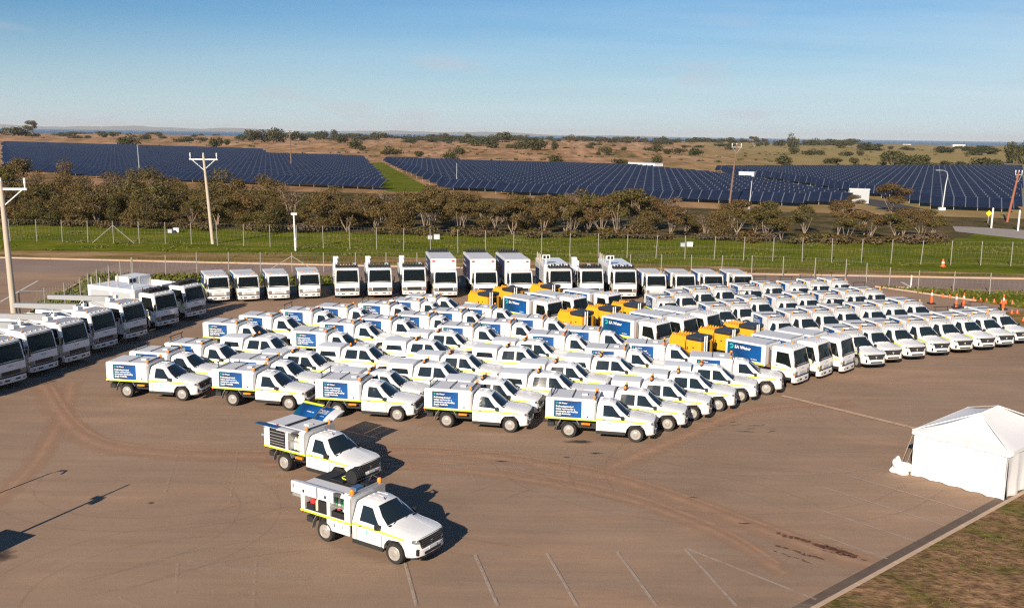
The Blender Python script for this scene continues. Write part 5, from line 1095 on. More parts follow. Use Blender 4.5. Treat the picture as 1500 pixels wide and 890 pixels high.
# grass tufts and weeds: left strip (thick weeds), right strips, dirt verge
def inside(p, poly):
    c = False; n = len(poly)
    for i in range(n):
        a, b = poly[i], poly[i-1]
        if (a[1] > p[1]) != (b[1] > p[1]) and p[0] < (b[0]-a[0])*(p[1]-a[1])/(b[1]-a[1])+a[0]: c = not c
    return c
def weeds(name, poly, n, s0, s1, h, m, seed, z=0):
    rng = random.Random(seed); mb = MB(); xs = [p[0] for p in poly]; ys = [p[1] for p in poly]
    cl = [(rng.uniform(min(xs), max(xs)), rng.uniform(min(ys), max(ys)), rng.uniform(.5, 2.2)) for _ in range(max(4, n//60))]
    k = 0
    while k < n:
        c = rng.choice(cl); p = (c[0]+rng.gauss(0, c[2]), c[1]+rng.gauss(0, c[2]))
        if not inside(p, poly): k += .2; continue
        k += 1; a = rng.uniform(0, 6.28); s = rng.uniform(s0, s1); t = rng.uniform(.3, 1)*h; l = Vector((rng.gauss(0, .5), rng.gauss(0, .5), 0))*t
        b = Vector((p[0], p[1], z)); d = Vector((math.cos(a), math.sin(a), 0))*s
        mb.add([b-d*.6, b+d*.6, b+l+d*.3+Vector((0, 0, t)), b+l-d+Vector((0, 0, t*.7))], [(0, 1, 2, 3)])
    tag(obj(name, mb.mesh(name, m, fix=False)), kind='stuff')
weeds('weeds', STRIP_LEFT, 6500, .08, .22, .42, LEAFG, 4); weeds('weeds', STRIP_RIGHT, 1500, .08, .2, .3, LEAFG, 5)
dv = [tuple(KA+kn*.5-kd*3), tuple(KB+kn*.5), tuple(KB+kn*9), tuple(KA+kn*9-kd*3)]
weeds('grass_tufts', dv, 7000, .012, .035, .07, LEAFG, 6, .1)
weeds('verge_grass', [(-90, 112), (90, 104), (90, 126), (60, 133), (30, 129), (-90, 138)], 6000, .08, .2, .16, LEAFG, 8)

# ================================================================ solar fields
def clip_rows(poly, ang, pitch):
    d = Vector((math.cos(ang), math.sin(ang))); n = Vector((-d.y, d.x)); P = [(Vector(p).dot(d), Vector(p).dot(n)) for p in poly]
    lo, hi = min(q for _, q in P), max(q for _, q in P); out = []; q = lo+1.2
    while q < hi:
        xs = []
        for i in range(len(P)):
            a, b = P[i-1], P[i]
            if (a[1] > q) != (b[1] > q): xs.append(a[0]+(b[0]-a[0])*(q-a[1])/(b[1]-a[1]))
        xs.sort()
        out.append([(xs[i], xs[i+1]) for i in range(0, len(xs)-1, 2) if xs[i+1]-xs[i] > 6]+[q]); q += pitch
    return d, n, out
def solar(poly, field, pitch=8.5):
    d, n, rows = clip_rows(poly, R(-23.5), pitch); up = Vector((n.x*3.7, n.y*3.7, 1.85)); k = 0; dv = Vector((d.x, d.y, 0)); nv = Vector((n.x, n.y, 0))
    thick = up.cross(dv).normalized()*-.05
    if thick.z < 0: thick = -thick
    for r in rows:
        q = r[-1]; seg = r[:-1]
        if not seg: continue
        pan, ra, leg = MB(), MB(), MB(); first = k < 3
        for a, b in seg:
            a = math.ceil(a/2.2)*2.2; m = int((b-a)/2.2); w = 2.2
            for i in range(m):
                o = dv*(a+i*w+.05)+nv*q+Vector((0, 0, .75)); e = dv*(w-.22)
                pan.add([o, o+e, o+e+up, o+up, o+thick, o+e+thick, o+e+up+thick, o+up+thick], [(4, 5, 6, 7), (0, 1, 5, 4), (1, 2, 6, 5), (2, 3, 7, 6), (3, 0, 4, 7)])
            o = dv*a+nv*q+Vector((0, 0, .74)); e = dv*(m*w)
            u2 = up*1.035; ra.add([o, o+e, o+e+u2, o+u2], [(0, 1, 2, 3)])
            for i in range(0, m, 2 if first else 4):
                b0 = dv*(a+i*w)+nv*(q+.35); leg.add([b0+dv*-.05, b0+dv*.05, b0+dv*.05+Vector((0, 0, .92)), b0+dv*-.05+Vector((0, 0, .92))], [(0, 1, 2, 3)])
                b0 = dv*(a+i*w)+nv*(q+2.8); leg.add([b0+dv*-.05, b0+dv*.05, b0+dv*.05+Vector((0, 0, 2.1)), b0+dv*-.05+Vector((0, 0, 2.1))], [(0, 1, 2, 3)])
        if not pan.v: continue
        root = thing('solar_row', 'long row of tilted blue solar panels in the {} field, {} row back'.format(field, nth(k)), 'solar panels', (0, 0, 0), 0, 'rows of the {} solar field'.format(field))
        part('panels', pan, PV, root, kind='stuff'); part('rail', ra, PVRAIL, root); part('legs', leg, STEELP, root, kind='stuff'); k += 1
solar(FIELD_A, 'left'); solar(FIELD_B, 'middle', 8); solar([(x+(9 if i in (3, 4, 5, 6, 7, 0) else 0), y) for i, (x, y) in enumerate(FIELD_C)], 'right', 8)
flat('dark_strip', [(76, 398), (80, 340), (83, 300), (84, 250), (86, 222), (85, 198), (77, 200), (76.5, 222), (74, 255), (72, 300), (66, 345)], -.02, mat('dark_gap', (.05, .04, .035), .9))  # blackish strip filling the gap between the middle and right panel fields
# ================================================================ fences, poles, boxes
def fence(pts, label, group, step, h, sag=True, brace=()):
    root = thing('wire_fence', label, 'fence', (0, 0, 0), 0, group); P = [Vector((*p, 0)) for p in pts]; run = 0; posts = []; nxt = 0
    for a, b in zip(P, P[1:]):
        L = (b-a).length; d = (b-a)/L
        while nxt <= run+L: posts.append(a+d*(nxt-run)); nxt += step
        run += L
    rng = random.Random(len(posts)); pm = MB().tube([(0, 0, -.1), (0, 0, h)], .045, 6).mesh('post', STEELP, True)
    for p in posts:
        o = obj('post', pm, root, p); o.rotation_euler = (rng.gauss(0, .018), rng.gauss(0, .018), 0)
    w = MB()
    for z in (.15, h*.52, h-.06):
        for a, b in zip(posts, posts[1:]): w.tube([a+Vector((0, 0, z)), (a+b)/2+Vector((0, 0, z-.02)), b+Vector((0, 0, z))], .006, 3, False)
    for a, b in zip(posts, posts[1:]):                               # chain-link mesh, coarse
        n = 7
        for i in range(n):
            for s in (0, 1): w.tube([a.lerp(b, (i+s)/n)+Vector((0, 0, .15)), a.lerp(b, (i+1-s)/n)+Vector((0, 0, h-.06))], .0022, 3, False)
    part('wire_mesh', w, STEELP, root, kind='stuff')
    for i in brace:
        p = posts[i]
        for s in (-1, 1): q = MB().tube([p+Vector((0, 0, h*.8)), p+Vector((s*2.6, -.1, 0))], .04, 5); part('brace', q, STEELP, root)
fence(FENCE_FAR, 'long chain-link fence on grey posts across the green verge', None, 3.35, 2.75, brace=(6,))
fence(FENCE_NEAR, 'chain-link fence along the weedy strip beside the left trucks', None, 2.6, 2.0)
fence(FENCE_NEAR2, 'chain-link fence between the road and the parked vehicles', None, 3.15, 2.0, brace=(5,))
def cross_pole(name, loc, h, lean, label, m, arm=1.7, r=.16, yaw=0):
    t = thing(name, label, 'power pole', (*loc, 0), yaw)
    part('shaft', MB().tube([(0, 0, -.3), (lean*.5, 0, h*.5), (lean, 0, h)], [r*1.2, r, r*.75], 10), m, t, True)
    a = MB(); z = h-.55; a.box(lean-arm, lean+arm, -.07, .07, z-.08, z+.08); a.tube([(lean-arm*.85, 0, z), (lean, 0, z-1.3)], .05, 5); a.tube([(lean+arm*.85, 0, z), (lean, 0, z-1.3)], .05, 5)
    c = part('crossarm', a, SHEDW if m is CREAM else GALV, t)
    i = MB()
    for s in (-1, 0, 1): i.lathe([(.05, z), (.06, z+.35), (.09, z+.4), (.09, z+.75), (.04, z+.8)], (lean+s*arm*.93, 0, 0), 'z', 8)
    part('insulator', i, SHEDW, c); return t
cross_pole('power_pole', POLES[0], 10.2, -.25, 'pale power pole with a cross-arm standing left of the crane trucks', CREAM, 1.75, .2, R(8))
cross_pole('power_pole', POLES[1], 11.0, -.75, 'pale power pole with braced cross-arm on the green verge', CREAM, 1.75, .19)
cross_pole('power_pole', POLES[4], 14.5, -.3, 'dark timber power pole beyond the left panels', WOODP, 1.4, .22)
cross_pole('power_pole', POLES[6], 12.6, .9, 'brown timber power pole with cross-arm in front of the middle panels', WOODP, 1.0, .17)
cross_pole('power_pole', POLES[9], 8.8, 1.2, 'leaning red-brown pole beside the far road on the right', RUSTP, .6, .2)
def plain_pole(loc, h, r, label, m, lean=0):
    t = thing('mast_pole', label, 'pole', (*loc, 0)); part('shaft', MB().tube([(0, 0, -.2), (lean, 0, h)], [r, r*.6], 8), m, t, True); part('base_plate', MB().box(-.25, .25, -.25, .25, 0, .06), GALV, t); return t
plain_pole(POLES[3], 9.5, .2, 'thin grey mast rising from the left panels', GALV, -.3); plain_pole(POLES[5], 6.5, .13, 'thin pale mast in front of the middle panels', GALV); plain_pole(POLES[7], 5.6, .12, 'short grey mast right of the brown timber pole', GALV, .3)
t = thing('yard_lamp', 'short white lamp post on the green verge', 'lamp post', (*POLES[2], 0))
part('shaft', MB().tube([(0, 0, -.1), (-.1, 0, 4.3)], [.12, .10], 8), SHEDW, t, True); part('lamp_head', MB().box(-.42, .30, -.16, .16, 4.25, 4.5), SHEDW, t, bevel=.05); part('collar', MB().tube([(0, 0, 1.2), (0, 0, 1.5)], .17, 8), SHEDW, t)
t = thing('street_lamp', 'tall curved street lamp beside the right-hand panels', 'street lamp', (*POLES[8], 0))
part('shaft', MB().tube([(0, 0, -.2), (.25, 0, 5), (.5, 0, 7.0), (.3, 0, 7.7), (-.4, 0, 8.0), (-1.2, 0, 8.05)], [.16, .12, .10, .09, .08, .08], 8), GALV, t, True); part('lamp_head', MB().box(-2.0, -1.1, -.18, .18, 7.95, 8.12), GALV, t, bevel=.05)
part('base_plate', MB().box(-.7, .5, -.4, .4, 0, .6), SHEDW, t)
WIRE = mat('power_line', (.05, .05, .055), .6)
def wire(a, b, sag, label):
    a, b = Vector(a), Vector(b); pts = [a.lerp(b, i/12)+Vector((0, 0, -sag*4*(i/12)*(1-i/12))) for i in range(13)]
    tag(obj('power_line', MB().tube(pts, .016, 3).mesh('power_line', WIRE)), label, 'cable', 'power lines')
for k, s in enumerate((-1.6, 0, 1.6)):
    wire((POLES[0][0]-.25+s, POLES[0][1], 10.3), (POLES[1][0]-.75+s, POLES[1][1], 11.1), 1.2, ('left', 'middle', 'right')[k]+' overhead cable between the two pale power poles')
for k, (x, y) in enumerate(BOXES):
    s = .55 if k % 2 else .42; t = thing('utility_box', 'small pale utility cabinet on the verge, '+('left one of the pair near the left pole', 'right one of the pair near the left pole', 'left one of the pair in mid verge', 'right one of the pair in mid verge', 'left one of the pair on the right', 'right one of the pair on the right')[k], 'cabinet', (x, y, 0))
    part('housing', MB().box(-s*.7, s*.7, -.3, .3, 0, s*1.1), (WALU if k % 2 else SHEDG), t, bevel=.03); part('lid', MB().box(-s*.75, s*.75, -.34, .34, s*1.1, s*1.18), SHEDG, t)
def barrier(x, y, label):
    t = thing('bollard', label, 'bollard', (x, y, 0), 0, 'red and white bollards at the right edge of the yard')
    part('base', MB().box(-.28, .28, -.28, .28, 0, .12), BLACK, t, bevel=.03)
    for k, (a, b) in enumerate(((.12, .5), (.5, .75), (.75, 1.0), (1.0, 1.25))): part('band', MB().lathe([(.12-.02*k, a), (.11-.02*k, b)], (0, 0, 0), 'z', 10), ORANGE if k in (0, 1, 3) else SHEDW, t, True)
for (x, y), l in zip(BARRIERS, ('leftmost', 'second from the left', 'rightmost', 'half-hidden white-topped')): barrier(x, y, l+' red and white bollard behind the right-hand utes')
for i, (x, y) in enumerate(SMALL_CONES):
    t = thing('traffic_cone', 'small orange cone at the yard edge, {} from the left'.format(nth(i)), 'cone', (x, y, 0), 0, 'small orange cones along the yard edge')
    part('base', MB().box(-.15, .15, -.15, .15, 0, .04), ORANGE, t); part('body', MB().lathe([(.11, .04), (.03, .34)], (0, 0, 0), 'z', 10), ORANGE, t, True)
x, y = MISC['cone']; t = thing('traffic_cone', 'orange cone standing alone on the green verge at right', 'cone', (x, y, 0)); part('body', MB().lathe([(.35, 0), (.34, .06), (.22, .08), (.07, .85)], (0, 0, 0), 'z', 10), ORANGE, t, True); part('band', MB().lathe([(.175, .36), (.13, .55)], (0, 0, 0), 'z', 10), SHEDW, t)
def hut(name, label, cat, cx, cy, w, d, h, yaw, m, roof=None, extra=None):
    t = thing(name, label, cat, (cx, cy, 0), yaw); part('wall', MB().box(-w/2, w/2, -d/2, d/2, 0, h), m, t, bevel=.04)
    part('roof', MB().xprism([(-d/2-.2, h), (0, h+.12*d), (d/2+.2, h)], -w/2-.2, w/2+.2) if roof == 'gable' else MB().box(-w/2-.08, w/2+.08, -d/2-.08, d/2+.08, h, h+.15), SHEDG if roof != 'white' else SHEDW, t)
    n = max(1, int(w/3))
    for i in range(n):
        xx = -w/2+w*(i+.5)/n; part('door' if i == 0 else 'window', MB().box(xx-.45, xx+.45, -d/2-.04, -d/2+.02, 0.1 if i == 0 else h*.4, h*.8), SHEDG if i == 0 else GLASS, t)
    return t
hut('site_shed', 'long low white shed beyond the middle panels', 'shed', 55, 404, 15, 5, 3.0, R(-50), SHEDW)
hut('site_cabin', 'white square site cabin on the gravel pad between the panel fields', 'cabin', 72.6, 300, 4.6, 4, 3.4, R(-20), SHEDW, 'white'); hut('inverter_cabin', 'grey inverter cabin beside the lone round tree', 'cabin', 77.0, 214, 4.2, 3, 3.0, R(-20), SHEDG, 'white')
hut('farm_building', 'small white roofed building far off near the sea', 'building', 985, 2150, 26, 10, 5, R(-10), SHEDW); hut('farm_building', 'low white building left of the other one near the sea', 'building', 890, 2200, 18, 8, 4, R(-10), SHEDW)
flat('gravel_pad', [(62, 292), (70, 311), (84, 300), (78, 286)], -.015, ROADP)
for x, y, l in ((70.0, 300, 'left of the square cabin'), (75.5, 298.5, 'right of the square cabin'), (74.6, 214.5, 'left of the inverter cabin')):
    t = thing('generator', 'small yellow generator '+l, 'generator', (x, y, 0)); part('housing', MB().box(-.9, .9, -.7, .7, .2, 1.7), YELLOW, t, bevel=.06); part('skid', MB().box(-1, 1, -.7, .7, 0, .2), BLACK, t)
gp = [(70.5, 322), (73.0, 275), (75.2, 250), (77.2, 232)]
for i, (x, y) in enumerate(gp):
    t = thing('marker_bag', 'small white bag of gravel on the gap between panel fields, {} from the far end'.format(nth(i)), 'bag', (x, y, 0), 0, 'white bags between the panel fields'); part('sack', MB().box(-.6, .6, -.6, .6, 0, 1.2), SHEDW, t, bevel=.2)
for nm, h, l in (('wp1', 3.2, 'left white gate post beside the far road'), ('wp2', 3.2, 'right white gate post beside the far road')):
    x, y = MISC[nm]; t = thing('gate_post', l, 'post', (x, y, 0)); part('shaft', MB().tube([(0, 0, 0), (0, 0, h)], .14, 8), SHEDW, t); part('cap', MB().lathe([(.16, h), (.05, h+.12)], (0, 0, 0), 'z', 8), SHEDW, t)
x, y = MISC['sign']; t = thing('road_sign', 'yellow diamond road sign beside the far road', 'sign', (x, y, 0)); part('post', MB().tube([(0, 0, 0), (0, 0, 2.2)], .05, 6), GALV, t); part('plate', MB().prism([(-.55, 1.7), (0, 1.15), (.55, 1.7), (0, 2.25)], lambda p, q, t_: (p, t_, q), -.08, -.05), mat('sign_yellow', (.8, .6, .02), .5), t)
x, y = MISC['white_post']; t = thing('gate_post', 'slim white post at the road edge behind the right-hand utes', 'post', (x, y, 0)); part('shaft', MB().tube([(0, 0, 0), (0, 0, 1.2)], .07, 8), SHEDW, t)

# ================================================================ the marquee
A = Vector((17.06, 38.76, 0)); B = Vector((19.41, 36.13, 0)); d = (B-A).normalized(); q = Vector((-d.y, d.x, 0)); W_, D_, E_, TOP = (B-A).length+.25, 5.2, 2.0, 2.82
mt = thing('marquee', 'white cloth marquee with a hipped roof at the right edge', 'marquee', tuple(A), math.atan2(d.y, d.x))
def wall(p0, p1, name, seed):
    rng = random.Random(seed); rows = []; n = 18; p0, p1 = Vector(p0), Vector(p1); nn = Vector(((p1-p0).y, -(p1-p0).x, 0)).normalized()
    for z, k in ((0.02, .09), (.6, .06), (1.3, .04), (E_, .0)): rows.append([p0.lerp(p1, i/n)+nn*(k*math.sin(i*1.7+seed)+rng.uniform(-.02, .02)*(k > 0))+Vector((0, 0, z)) for i in range(n+1)])
    part(name, MB().strip(rows), CLOTH, mt, True)
wall((0, 0, 0), (W_, 0, 0), 'front_wall', 1); wall((W_, 0, 0), (W_, D_, 0), 'side_wall', 2); wall((W_, D_, 0), (0, D_, 0), 'back_wall', 3); wall((0, D_, 0), (0, .9, 0), 'side_wall', 4)
e = .09; rf = MB(); cs = [(-e, -e, E_-.02), (W_+e, -e, E_-.02), (W_+e, D_+e, E_-.02), (-e, D_+e, E_-.02)]; r0, r1 = (W_/2, D_*.33, TOP), (W_/2, D_*.67, TOP)
def hang(a, b, c, dd=None):
    n = 6; rows = []
    for j in range(n+1):
        t_ = j/n; l = Vector(a).lerp(Vector(dd or c), t_); r = Vector(b).lerp(Vector(c), t_); s = -.16*math.sin(math.pi*t_)
        rows.append([l.lerp(r, i/6)+Vector((0, 0, s*(.6+.4*math.sin(math.pi*i/6)))) for i in range(7)])
    rf.strip(rows)
hang(cs[0], cs[1], r0); hang(cs[2], cs[3], r1); hang(cs[1], cs[2], r1, r0); hang(cs[3], cs[0], r0, r1); part('roof_cloth', rf, CLOTH, mt, True)
se = MB()
for a_, b_ in ((cs[0], r0), (cs[1], r0), (cs[2], r1), (cs[3], r1), (r0, r1)):
    a_, b_ = Vector(a_), Vector(b_); se.tube([a_.lerp(b_, i/6)+Vector((0, 0, .012)) for i in range(7)], .02, 4)
part('seam', se, CLOTH, mt)
fr = MB()
for x_, y_ in ((0.03, .03), (W_-.03, .03), (W_-.03, D_-.03), (.03, D_-.03)): fr.tube([(x_, y_, 0), (x_, y_, E_-.03)], .035, 6)
part('pole', fr, GALV, mt)
v = MB()
for a, b in zip(cs, cs[1:]+cs[:1]):
    a, b = Vector(a), Vector(b); v.strip([[a.lerp(b, i/14)+Vector((0, 0, .01)) for i in range(15)], [a.lerp(b, i/14)+Vector((0, 0, -.16-.03*math.sin(i*2))) for i in range(15)]])
part('valance', v, CLOTH, mt, True)
gy = MB()
for x_ in (-.0, .0): gy.tube([(-.02, -.02, E_), (-.75, .5, .05)], .012, 4)
gy.tube([(-.02, .5, E_), (-.7, 1.0, .05)], .012, 4); part('guy_rope', gy, CREAM, mt)
rng = random.Random(8); bg_ = thing('folded_cloth', 'crumpled heap of white cloth at the left foot of the marquee', 'cloth', tuple(A-d*.36-q*.10))
b2 = bmesh.new(); bmesh.ops.create_icosphere(b2, subdivisions=4, radius=.42)
for vv in b2.verts:
    c = vv.co; k = 1+.16*math.sin(c.x*9+c.z*7)*math.sin(c.y*8)+.12*math.sin(c.z*13+c.x*5); vv.co = Vector((c.x*1.15*k, c.y*.8*k, max(0, c.z*.9*k*(1.5 if c.x < -.1 and c.z > 0 else .8)+.22)))
me = bpy.data.meshes.new('heap'); b2.to_mesh(me); b2.free(); me.materials.append(CLOTH)
for p_ in me.polygons: p_.use_smooth = True
obj('heap', me, bg_)

# ================================================================ the fleet
G_L = 'utes parked close together facing right'; G_R = 'utes in the right-hand block facing the camera'
s_proto, SST = make_single('white single-cab ute', G_L); s_norack, _ = make_single('white single-cab ute', G_L, True, False); d_proto = make_dual('white dual-cab ute', G_L)
us = set(); order = sorted(LEFT_UTES, key=lambda t: t[1]/t[2]); cnt = {'S': 0, 'D': 0}
front5 = ['at the left end of the front row', 'second from the left in the front row', 'third from the left in the front row', 'fourth from the left in the front row', 'at the right end of the front row']
def front_index(t):
    for i, (x, y) in enumerate(((-18.64, 49.57), (-12.64, 48.18), (-6.94, 46.47), (-1.38, 44.99), (4.44, 43.75))):
        if abs(t[1]-x) < .5 and abs(t[2]-y) < .5: return i
first = {}
def place(proto, key, *a, **k):
    if key not in first:
        first[key] = 1; proto.location = a[0]; proto.rotation_euler = (0, 0, a[1]); proto['label'] = a[2]; proto['group'] = a[3]; return proto
    return dup(proto, *a)
rng = random.Random(13)
for t in order:
    k, x, y, h = t; i = front_index(t) if k == 'S' else None; cnt[k] += 1
    if k == 'D': lab = 'white dual-cab ute with white canopy, {} from the left of the dual-cabs'.format(nth(cnt['D']-1)); pr, key = d_proto, 'd'
    elif i is not None: lab = 'white single-cab ute with blue sign, '+front5[i]; pr, key = (s_proto, 's') if i else (s_norack, 'n')
    else:
        pr, key = (s_norack, 'n') if rng.random() < .45 else (s_proto, 's')
        lab = 'single-cab ute with blue-signed box, {} from the left in the left block'.format(nth(cnt['S']-1))
    place(pr, key, (x, y, 0), R(h+rng.uniform(-.7, .7)), lab, G_L)
rows = {'F': "right block's front row", 'R2': "right block's second row", 'R3': "right block's third row", 'R4': "right block's rearmost row"}; rc = {}
for rn, x, y in RIGHT_UTES:
    i = rc.get(rn, 0); rc[rn] = i+1
    pr = s_proto if (rn == 'R4' and i > 3) or (rn == 'F' and i > 4) or rng.random() < .25 else s_norack
    dup(pr, (x, y, 0), R(-77+rng.uniform(-1.2, 1.2)), 'white ute facing the camera, {} from the left in the {}'.format(nth(i), rows[rn]), G_R, (1, .93, 1))
G_M = 'small white trucks with blue box bodies amid the utes'; tr = make_small_truck('white truck', G_M)
nm = ('rear', 'middle', 'front')
for i, (x, y) in enumerate(MID_TRUCKS):
    lab = 'small white truck with blue sign, {} of the {} trio among the utes'.format(('left one', 'middle one', 'right one')[i % 3], ('rear', 'middle', 'front')[i//3])
    place(tr, 'tr', (x, y, 0), R(-43), lab, G_M)
G_V = 'yellow vacuum trailers behind the small trucks'; vt = make_trailer('yellow trailer', G_V)
for i, (x, y) in enumerate(TRAILERS):
    lab = 'yellow vacuum trailer with black lid, {} of the {} trio of trailers'.format(('left one', 'middle one', 'right one')[i % 3], ('rear', 'middle', 'front')[i//3])
    place(vt, 'vt', (x, y+.1, 0), R(-43), lab, G_V)
G_B = 'trucks along the back of the yard'
mk = {'F': make_rack_truck('t', G_B), 'B': make_van_truck('t', G_B), 'R': make_post_truck('t', G_B)}
desc = {'N': 'small white truck in the back row, {} small truck from the left', 'F': 'white service truck with black roof rack, {} such in the back row', 'B': 'tall white box truck in the back row, {} of three', 'R': 'white service truck with pale stakes above its body, {} of two in the back row'}
cn = {}
for k, x, y, h in BACK_TRUCKS:
    i = cn.get(k, 0); cn[k] = i+1; lab = desc[k].format(nth(i))
    if k == 'N': dup(tr, (x, y, 0), R(h), lab, G_B)
    else: place(mk[k], k, (x, y, 0), R(h), lab, G_B)
G_C = 'white crane trucks in the left row'; ct = make_crane_truck('t', G_C); i = 0
for k, x, y, h in LEFT_TRUCKS+[('C', -27.7, 47.3, -21)]:
    if k == 'C':
        lab = 'white crane truck in the left row, '+('nearest one fully in view', 'second from the front', 'third from the front', 'fourth from the front', 'furthest of the crane trucks', 'cut off by the left edge')[i]; i += 1
        place(ct, 'ct', (x, y, 0), R(h), lab, G_C)
    elif k == 'S': o = make_shutter_truck('white service truck with grey shutters and white arrow boards, in the left row'); o.location = (x, y, 0); o.rotation_euler = (0, 0, R(h))
    else: o = make_tray_truck('white truck with dark roof rack and pale stakes, furthest in the left row'); o.location = (x, y, 0); o.rotation_euler = (0, 0, R(h))

# ---- two open utes on the empty asphalt
u1, _ = make_single('white ute with its box open, shelves of bottles showing, nearest the camera', None, False)
open_box(u1, 90); u1.location = (-4.60, 31.12, 0); u1.rotation_euler = (0, 0, R(-33.2))
for x0, x1 in ((-2.70, -1.50), (-1.44, -.72)):                     # bi-fold hatches: upper leaf swung out and up, lower leaf hanging from it
    o = door_leaf(u1, x0, x1, -1, 114, WHITE, .52, 'white bi-fold hatch swung up above the open bay'); y = -.80-.52*math.sin(R(114)); z = 1.875-.52*math.cos(R(114))
    lo = part('lower_leaf', MB().box(x0, x1, y-.03, y, z-.36, z+.03), WHITE, o, bevel=.008)
    part('latch', MB().box((x0+x1)/2-.04, (x0+x1)/2+.04, y-.045, y-.03, z-.27, z-.17), BLACK, o)
    if x0 < -2: part('label_plate', MB().box(x0+.07, x0+.16, y-.037, y-.03, z-.20, z-.06), mat('pale_red_label', (.7, .25, .22), .5), o)
REDB = mat('red_canister', (.55, .04, .04), .4); YELB = mat('cream_bottle', (.75, .66, .42), .4); GRNB = mat('green_bottle', (.04, .30, .08), .4)
bottle(u1, -2.28, -.66, 1.0, REDB, .42, .12); bottle(u1, -2.28, -.66, 1.42, SHEDW, .2, .07); bottle(u1, -2.02, -.70, 1.0, YELB, .46, .09); crate(u1, -1.90, -1.50, -.83, -.45, 1.0, 1.42)
crate(u1, -2.45, -2.1, -.83, -.40, 1.0, 1.22); bottle(u1, -1.75, -.60, 1.42, SHEDW, .2, .09); bottle(u1, -1.60, -.64, 1.42, REDB, .18, .07)
for i, (m, x) in enumerate(((GRNB, -1.20), (SHEDW, -1.06), (GRNB, -.93), (SHEDW, -.80), (REDB, -.70))): bottle(u1, x, -.62, 1.385, m, .28, .06)
part('well_dark_panel', MB().box(-2.60, -.46, -.24, .72, 1.907, 1.93), CHASSIS, u1); crate(u1, -1.95, -1.35, -.15, .6, 1.93, 2.0); crate(u1, -1.27, -.66, -.82, -.42, 1.0, 1.18); bottle(u1, -1.12, -.6, 1.18, REDB, .17, .07); bottle(u1, -.86, -.6, 1.18, SHEDW, .17, .07)  # flat dark slab on the roof stands in for the open well's shaded interior
b = MB(); b.tube([(-.42, -.62, 1.950), (-.42, .62, 1.950)], .03, 6); b.box(-.50, -.34, -.80, .80, 1.880, 1.920); part('light_bar', b, GALV, u1)
for sg in (-1, 1): part('beacon', MB().lathe([(.07, 1.920), (.085, 1.950), (.085, 2.040), (.06, 2.100), (.01, 2.110)], (-.42, sg*.70, 0), 'z', 12), AMBER, u1, True)
h = MB()
for k in range(4): h.tube([(-1.05+.24*math.cos(a), .02+.10*k, 2.200+.24*math.sin(a)) for a in [i*math.pi/8 for i in range(17)]], .05, 5, False)
h.lathe([(.27, -.06), (.27, -.03), (.10, -.02), (.10, .36), (.27, .37), (.27, .40)], (-1.05, .0, 2.200), 'y', 14); h.box(-1.25, -.85, -.12, .46, 1.900, 1.980); h.tube([(-1.0, .1, 2.320), (-.9, .3, 2.540), (-.84, .3, 2.120)], .03, 5); part('hose_reel', h, BLACK, u1)
part('hose', MB().tube([(-1.55+.24*math.cos(a), .35+.18*math.sin(a), 1.940) for a in [i*math.pi/6 for i in range(13)]], .035, 6, False), HIVIS, u1)
l = MB(); l.box(-.80, -.50, .15, .65, 1.900, 2.020); l.tube([(-.65, .4, 2.020), (-.62, .55, 2.200), (-.45, .62, 2.120)], .035, 5); part('work_lamp', l, BLACK, u1)
part('tool_bag', MB().box(-.82, -.55, -.35, .05, 1.900, 2.000), mat('blue_bag', (.05, .12, .25), .7), u1, bevel=.03)
sl = MB(); sl.box(-3.55, -2.66, -.45, .45, 1.12, 1.15); sl.box(-3.55, -2.66, -.45, -.42, 1.15, 1.26); sl.box(-3.55, -2.66, .42, .45, 1.15, 1.26); sl.box(-3.55, -3.52, -.45, .45, 1.15, 1.26); part('slide_out_tray', sl, GALV, u1); part('tray_floor', MB().box(-3.5, -2.7, -.4, .4, 1.151, 1.16), CHASSIS, u1)  # thin dark sheet as the floor of the slide-out tray
crate(u1, -3.3, -2.9, -.3, .1, 1.155, 1.3); bottle(u1, -3.0, .25, 1.155, REDB, .2, .07)
lp = MB(); lp.box(-.55, -.37, -.885, -.88, .50, .965); part('kick_panel', MB().box(-1.45, -.40, -.875, -.80, .48, .89), WHITE, u1, label='white side locker below the tray'); part('locker_latch', MB().box(-1.1, -1.07, -.885, -.874, .66, .76).box(-.75, -.72, -.885, -.874, .66, .76), BLACK, u1)

u2, _ = make_single('white ute with blue gull-wing hatches raised and black drawers showing, beside the nearest ute', None, False)
open_box(u2, 90); u2.location = (-7.66, 38.07, 0); u2.rotation_euler = (0, 0, R(-32.6))
a1 = door_leaf(u2, -2.66, -1.50, 1, 118, SIGN, .86, 'blue lettered hatch door raised on the far side', True); a2 = door_leaf(u2, -1.46, -.92, 1, 112, SIGN, .86, 'blue lettered hatch door raised on the far side'); a3 = door_leaf(u2, -.90, -.40, 1, 112, WALU, .86, 'pale hatch door raised on the far side')
b1 = door_leaf(u2, -2.66, -1.50, -1, 104, SIGN, .62, 'blue hatch door raised on the near side'); b3 = door_leaf(u2, -1.46, -.62, -1, 97, WALU, .56, 'pale hatch door raised on the near side')
for o in (a1, a2, b1):
    quad_uv(o.data)
leaf_text(a1, T_LOGO, -1.62, 1, 118, .30); leaf_text(a2, T_SMALL, -.98, 1, 112, .2)
T4 = text_mesh(['Delivering trusted', 'water services for a', 'sustainable and', 'healthy South Australia'], .062, LETTER, 1.1, .03); leaf_text(a2, T4, -.96, 1, 112, .36)
dr = MB(); n = 10
for k in range(6): z = 1.0+k*.125; o_ = .10*math.sin((k+.5)/6*math.pi); dr.box(-2.34, -1.48, -.80-o_, -.30, z, z+.118)
part('drawer_unit', dr, BLACK, u2, bevel=.01); e_ = MB()
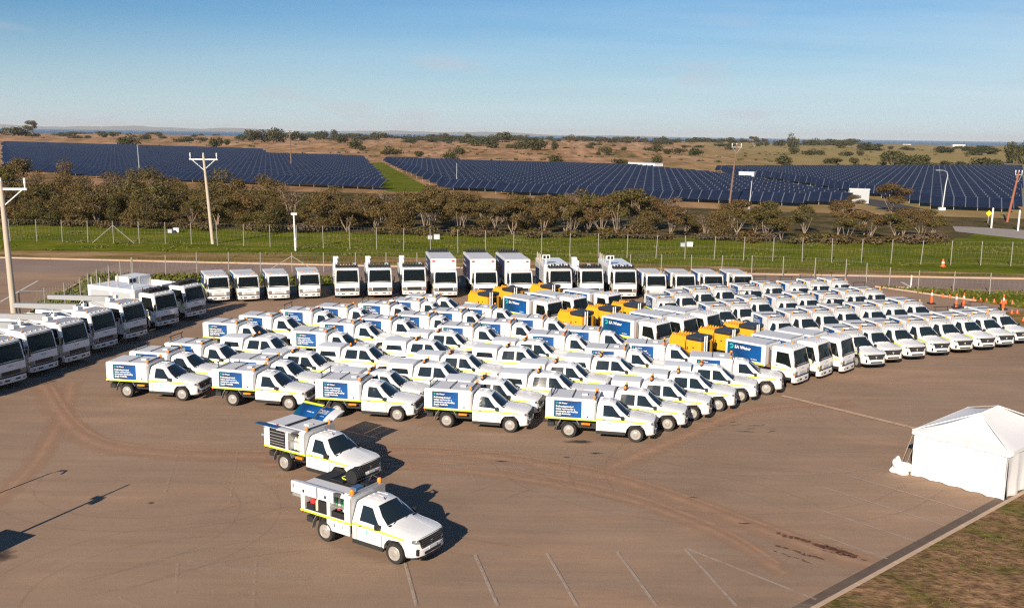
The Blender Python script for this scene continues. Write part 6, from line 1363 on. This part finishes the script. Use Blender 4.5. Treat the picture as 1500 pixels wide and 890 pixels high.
for k in range(5): z = 1.10+k*.125; o_ = .10*math.sin((k+1)/6*math.pi); e_.box(-2.34, -1.48, -.825-o_, -.80-o_, z, z+.022)
part('drawer_pull', e_, GALV, u2)
part('bay_panel', MB().box(-2.68, -2.36, -.885, -.86, .97, 1.86), WHITE, u2)
bottle(u2, -.85, -.62, 1.0, YELB, .62, .13); bottle(u2, -1.08, -.62, 1.0, SHEDW, .5, .1); bottle(u2, -2.0, -.80, 1.74, ORANGE, .24, .05); part('divider', MB().box(-1.20, -1.18, -.84, -.3, 1.0, 1.8), GALV, u2)
roof_gear(u2, False)
r = MB(); r.box(-1.62, -1.56, -.72, .72, 1.91, 1.95); part('roof_bar', r, BLACK, u2)
sl = MB(); sl.box(-3.35, -2.66, -.45, .35, 1.12, 1.15); sl.box(-3.35, -2.66, -.45, -.42, 1.15, 1.22); sl.box(-3.35, -3.32, -.45, .35, 1.15, 1.22); part('slide_out_tray', sl, GALV, u2)
part('rear_plate', MB().box(-2.705, -2.69, -.2, .2, .7, .8), SHEDW, u2)

# ---- things just outside the left edge whose long shadows fall into view
t = thing('lighting_trailer', 'lighting mast trailer at the left edge throwing the long thin shadow', 'trailer', (-18.9, 27.3, 0), R(70))
part('body', MB().box(-1.0, 1.0, -.7, .7, .5, 1.75), SHEDG, t, bevel=.05); part('mast', MB().tube([(.6, 0, 1.7), (.6, 0, 4.3)], [.07, .04], 6), GALV, t)
hd = MB(); hd.box(.5, .7, -.24, .24, 3.5, 3.6); hd.box(.52, .68, -.3, -.06, 3.3, 3.5); part('lamp_head', hd, BLACK, t); wheels(t, (-.3, .3), .75, .33, (W_T, W_R))
t = thing('bracket_post', 'thin bent-topped post at the left edge throwing a looped shadow', 'post', (-20.5, 33.7, 0)); part('shaft', MB().tube([(0, 0, 0), (0, 0, 1.9), (.15, .1, 2.05), (.5, .3, 1.95), (.7, .4, 1.7)], .04, 6), GALV, t)

# ================================================================ the air
m, tt, b = M_('haze_air'); tt.nodes.remove(b); pv = tt.nodes.new('ShaderNodeVolumePrincipled'); pv.inputs['Color'].default_value = (.93, .965, 1, 1); pv.inputs['Density'].default_value = HAZE; pv.inputs['Anisotropy'].default_value = .0
tt.links.new(pv.outputs[0], tt.nodes['Material Output'].inputs['Volume'])
if HAZE > 0:
    tag(obj('haze', MB().box(-40000, 40000, -400, 30000, -7, 150).mesh('haze', m)), kind='stuff')
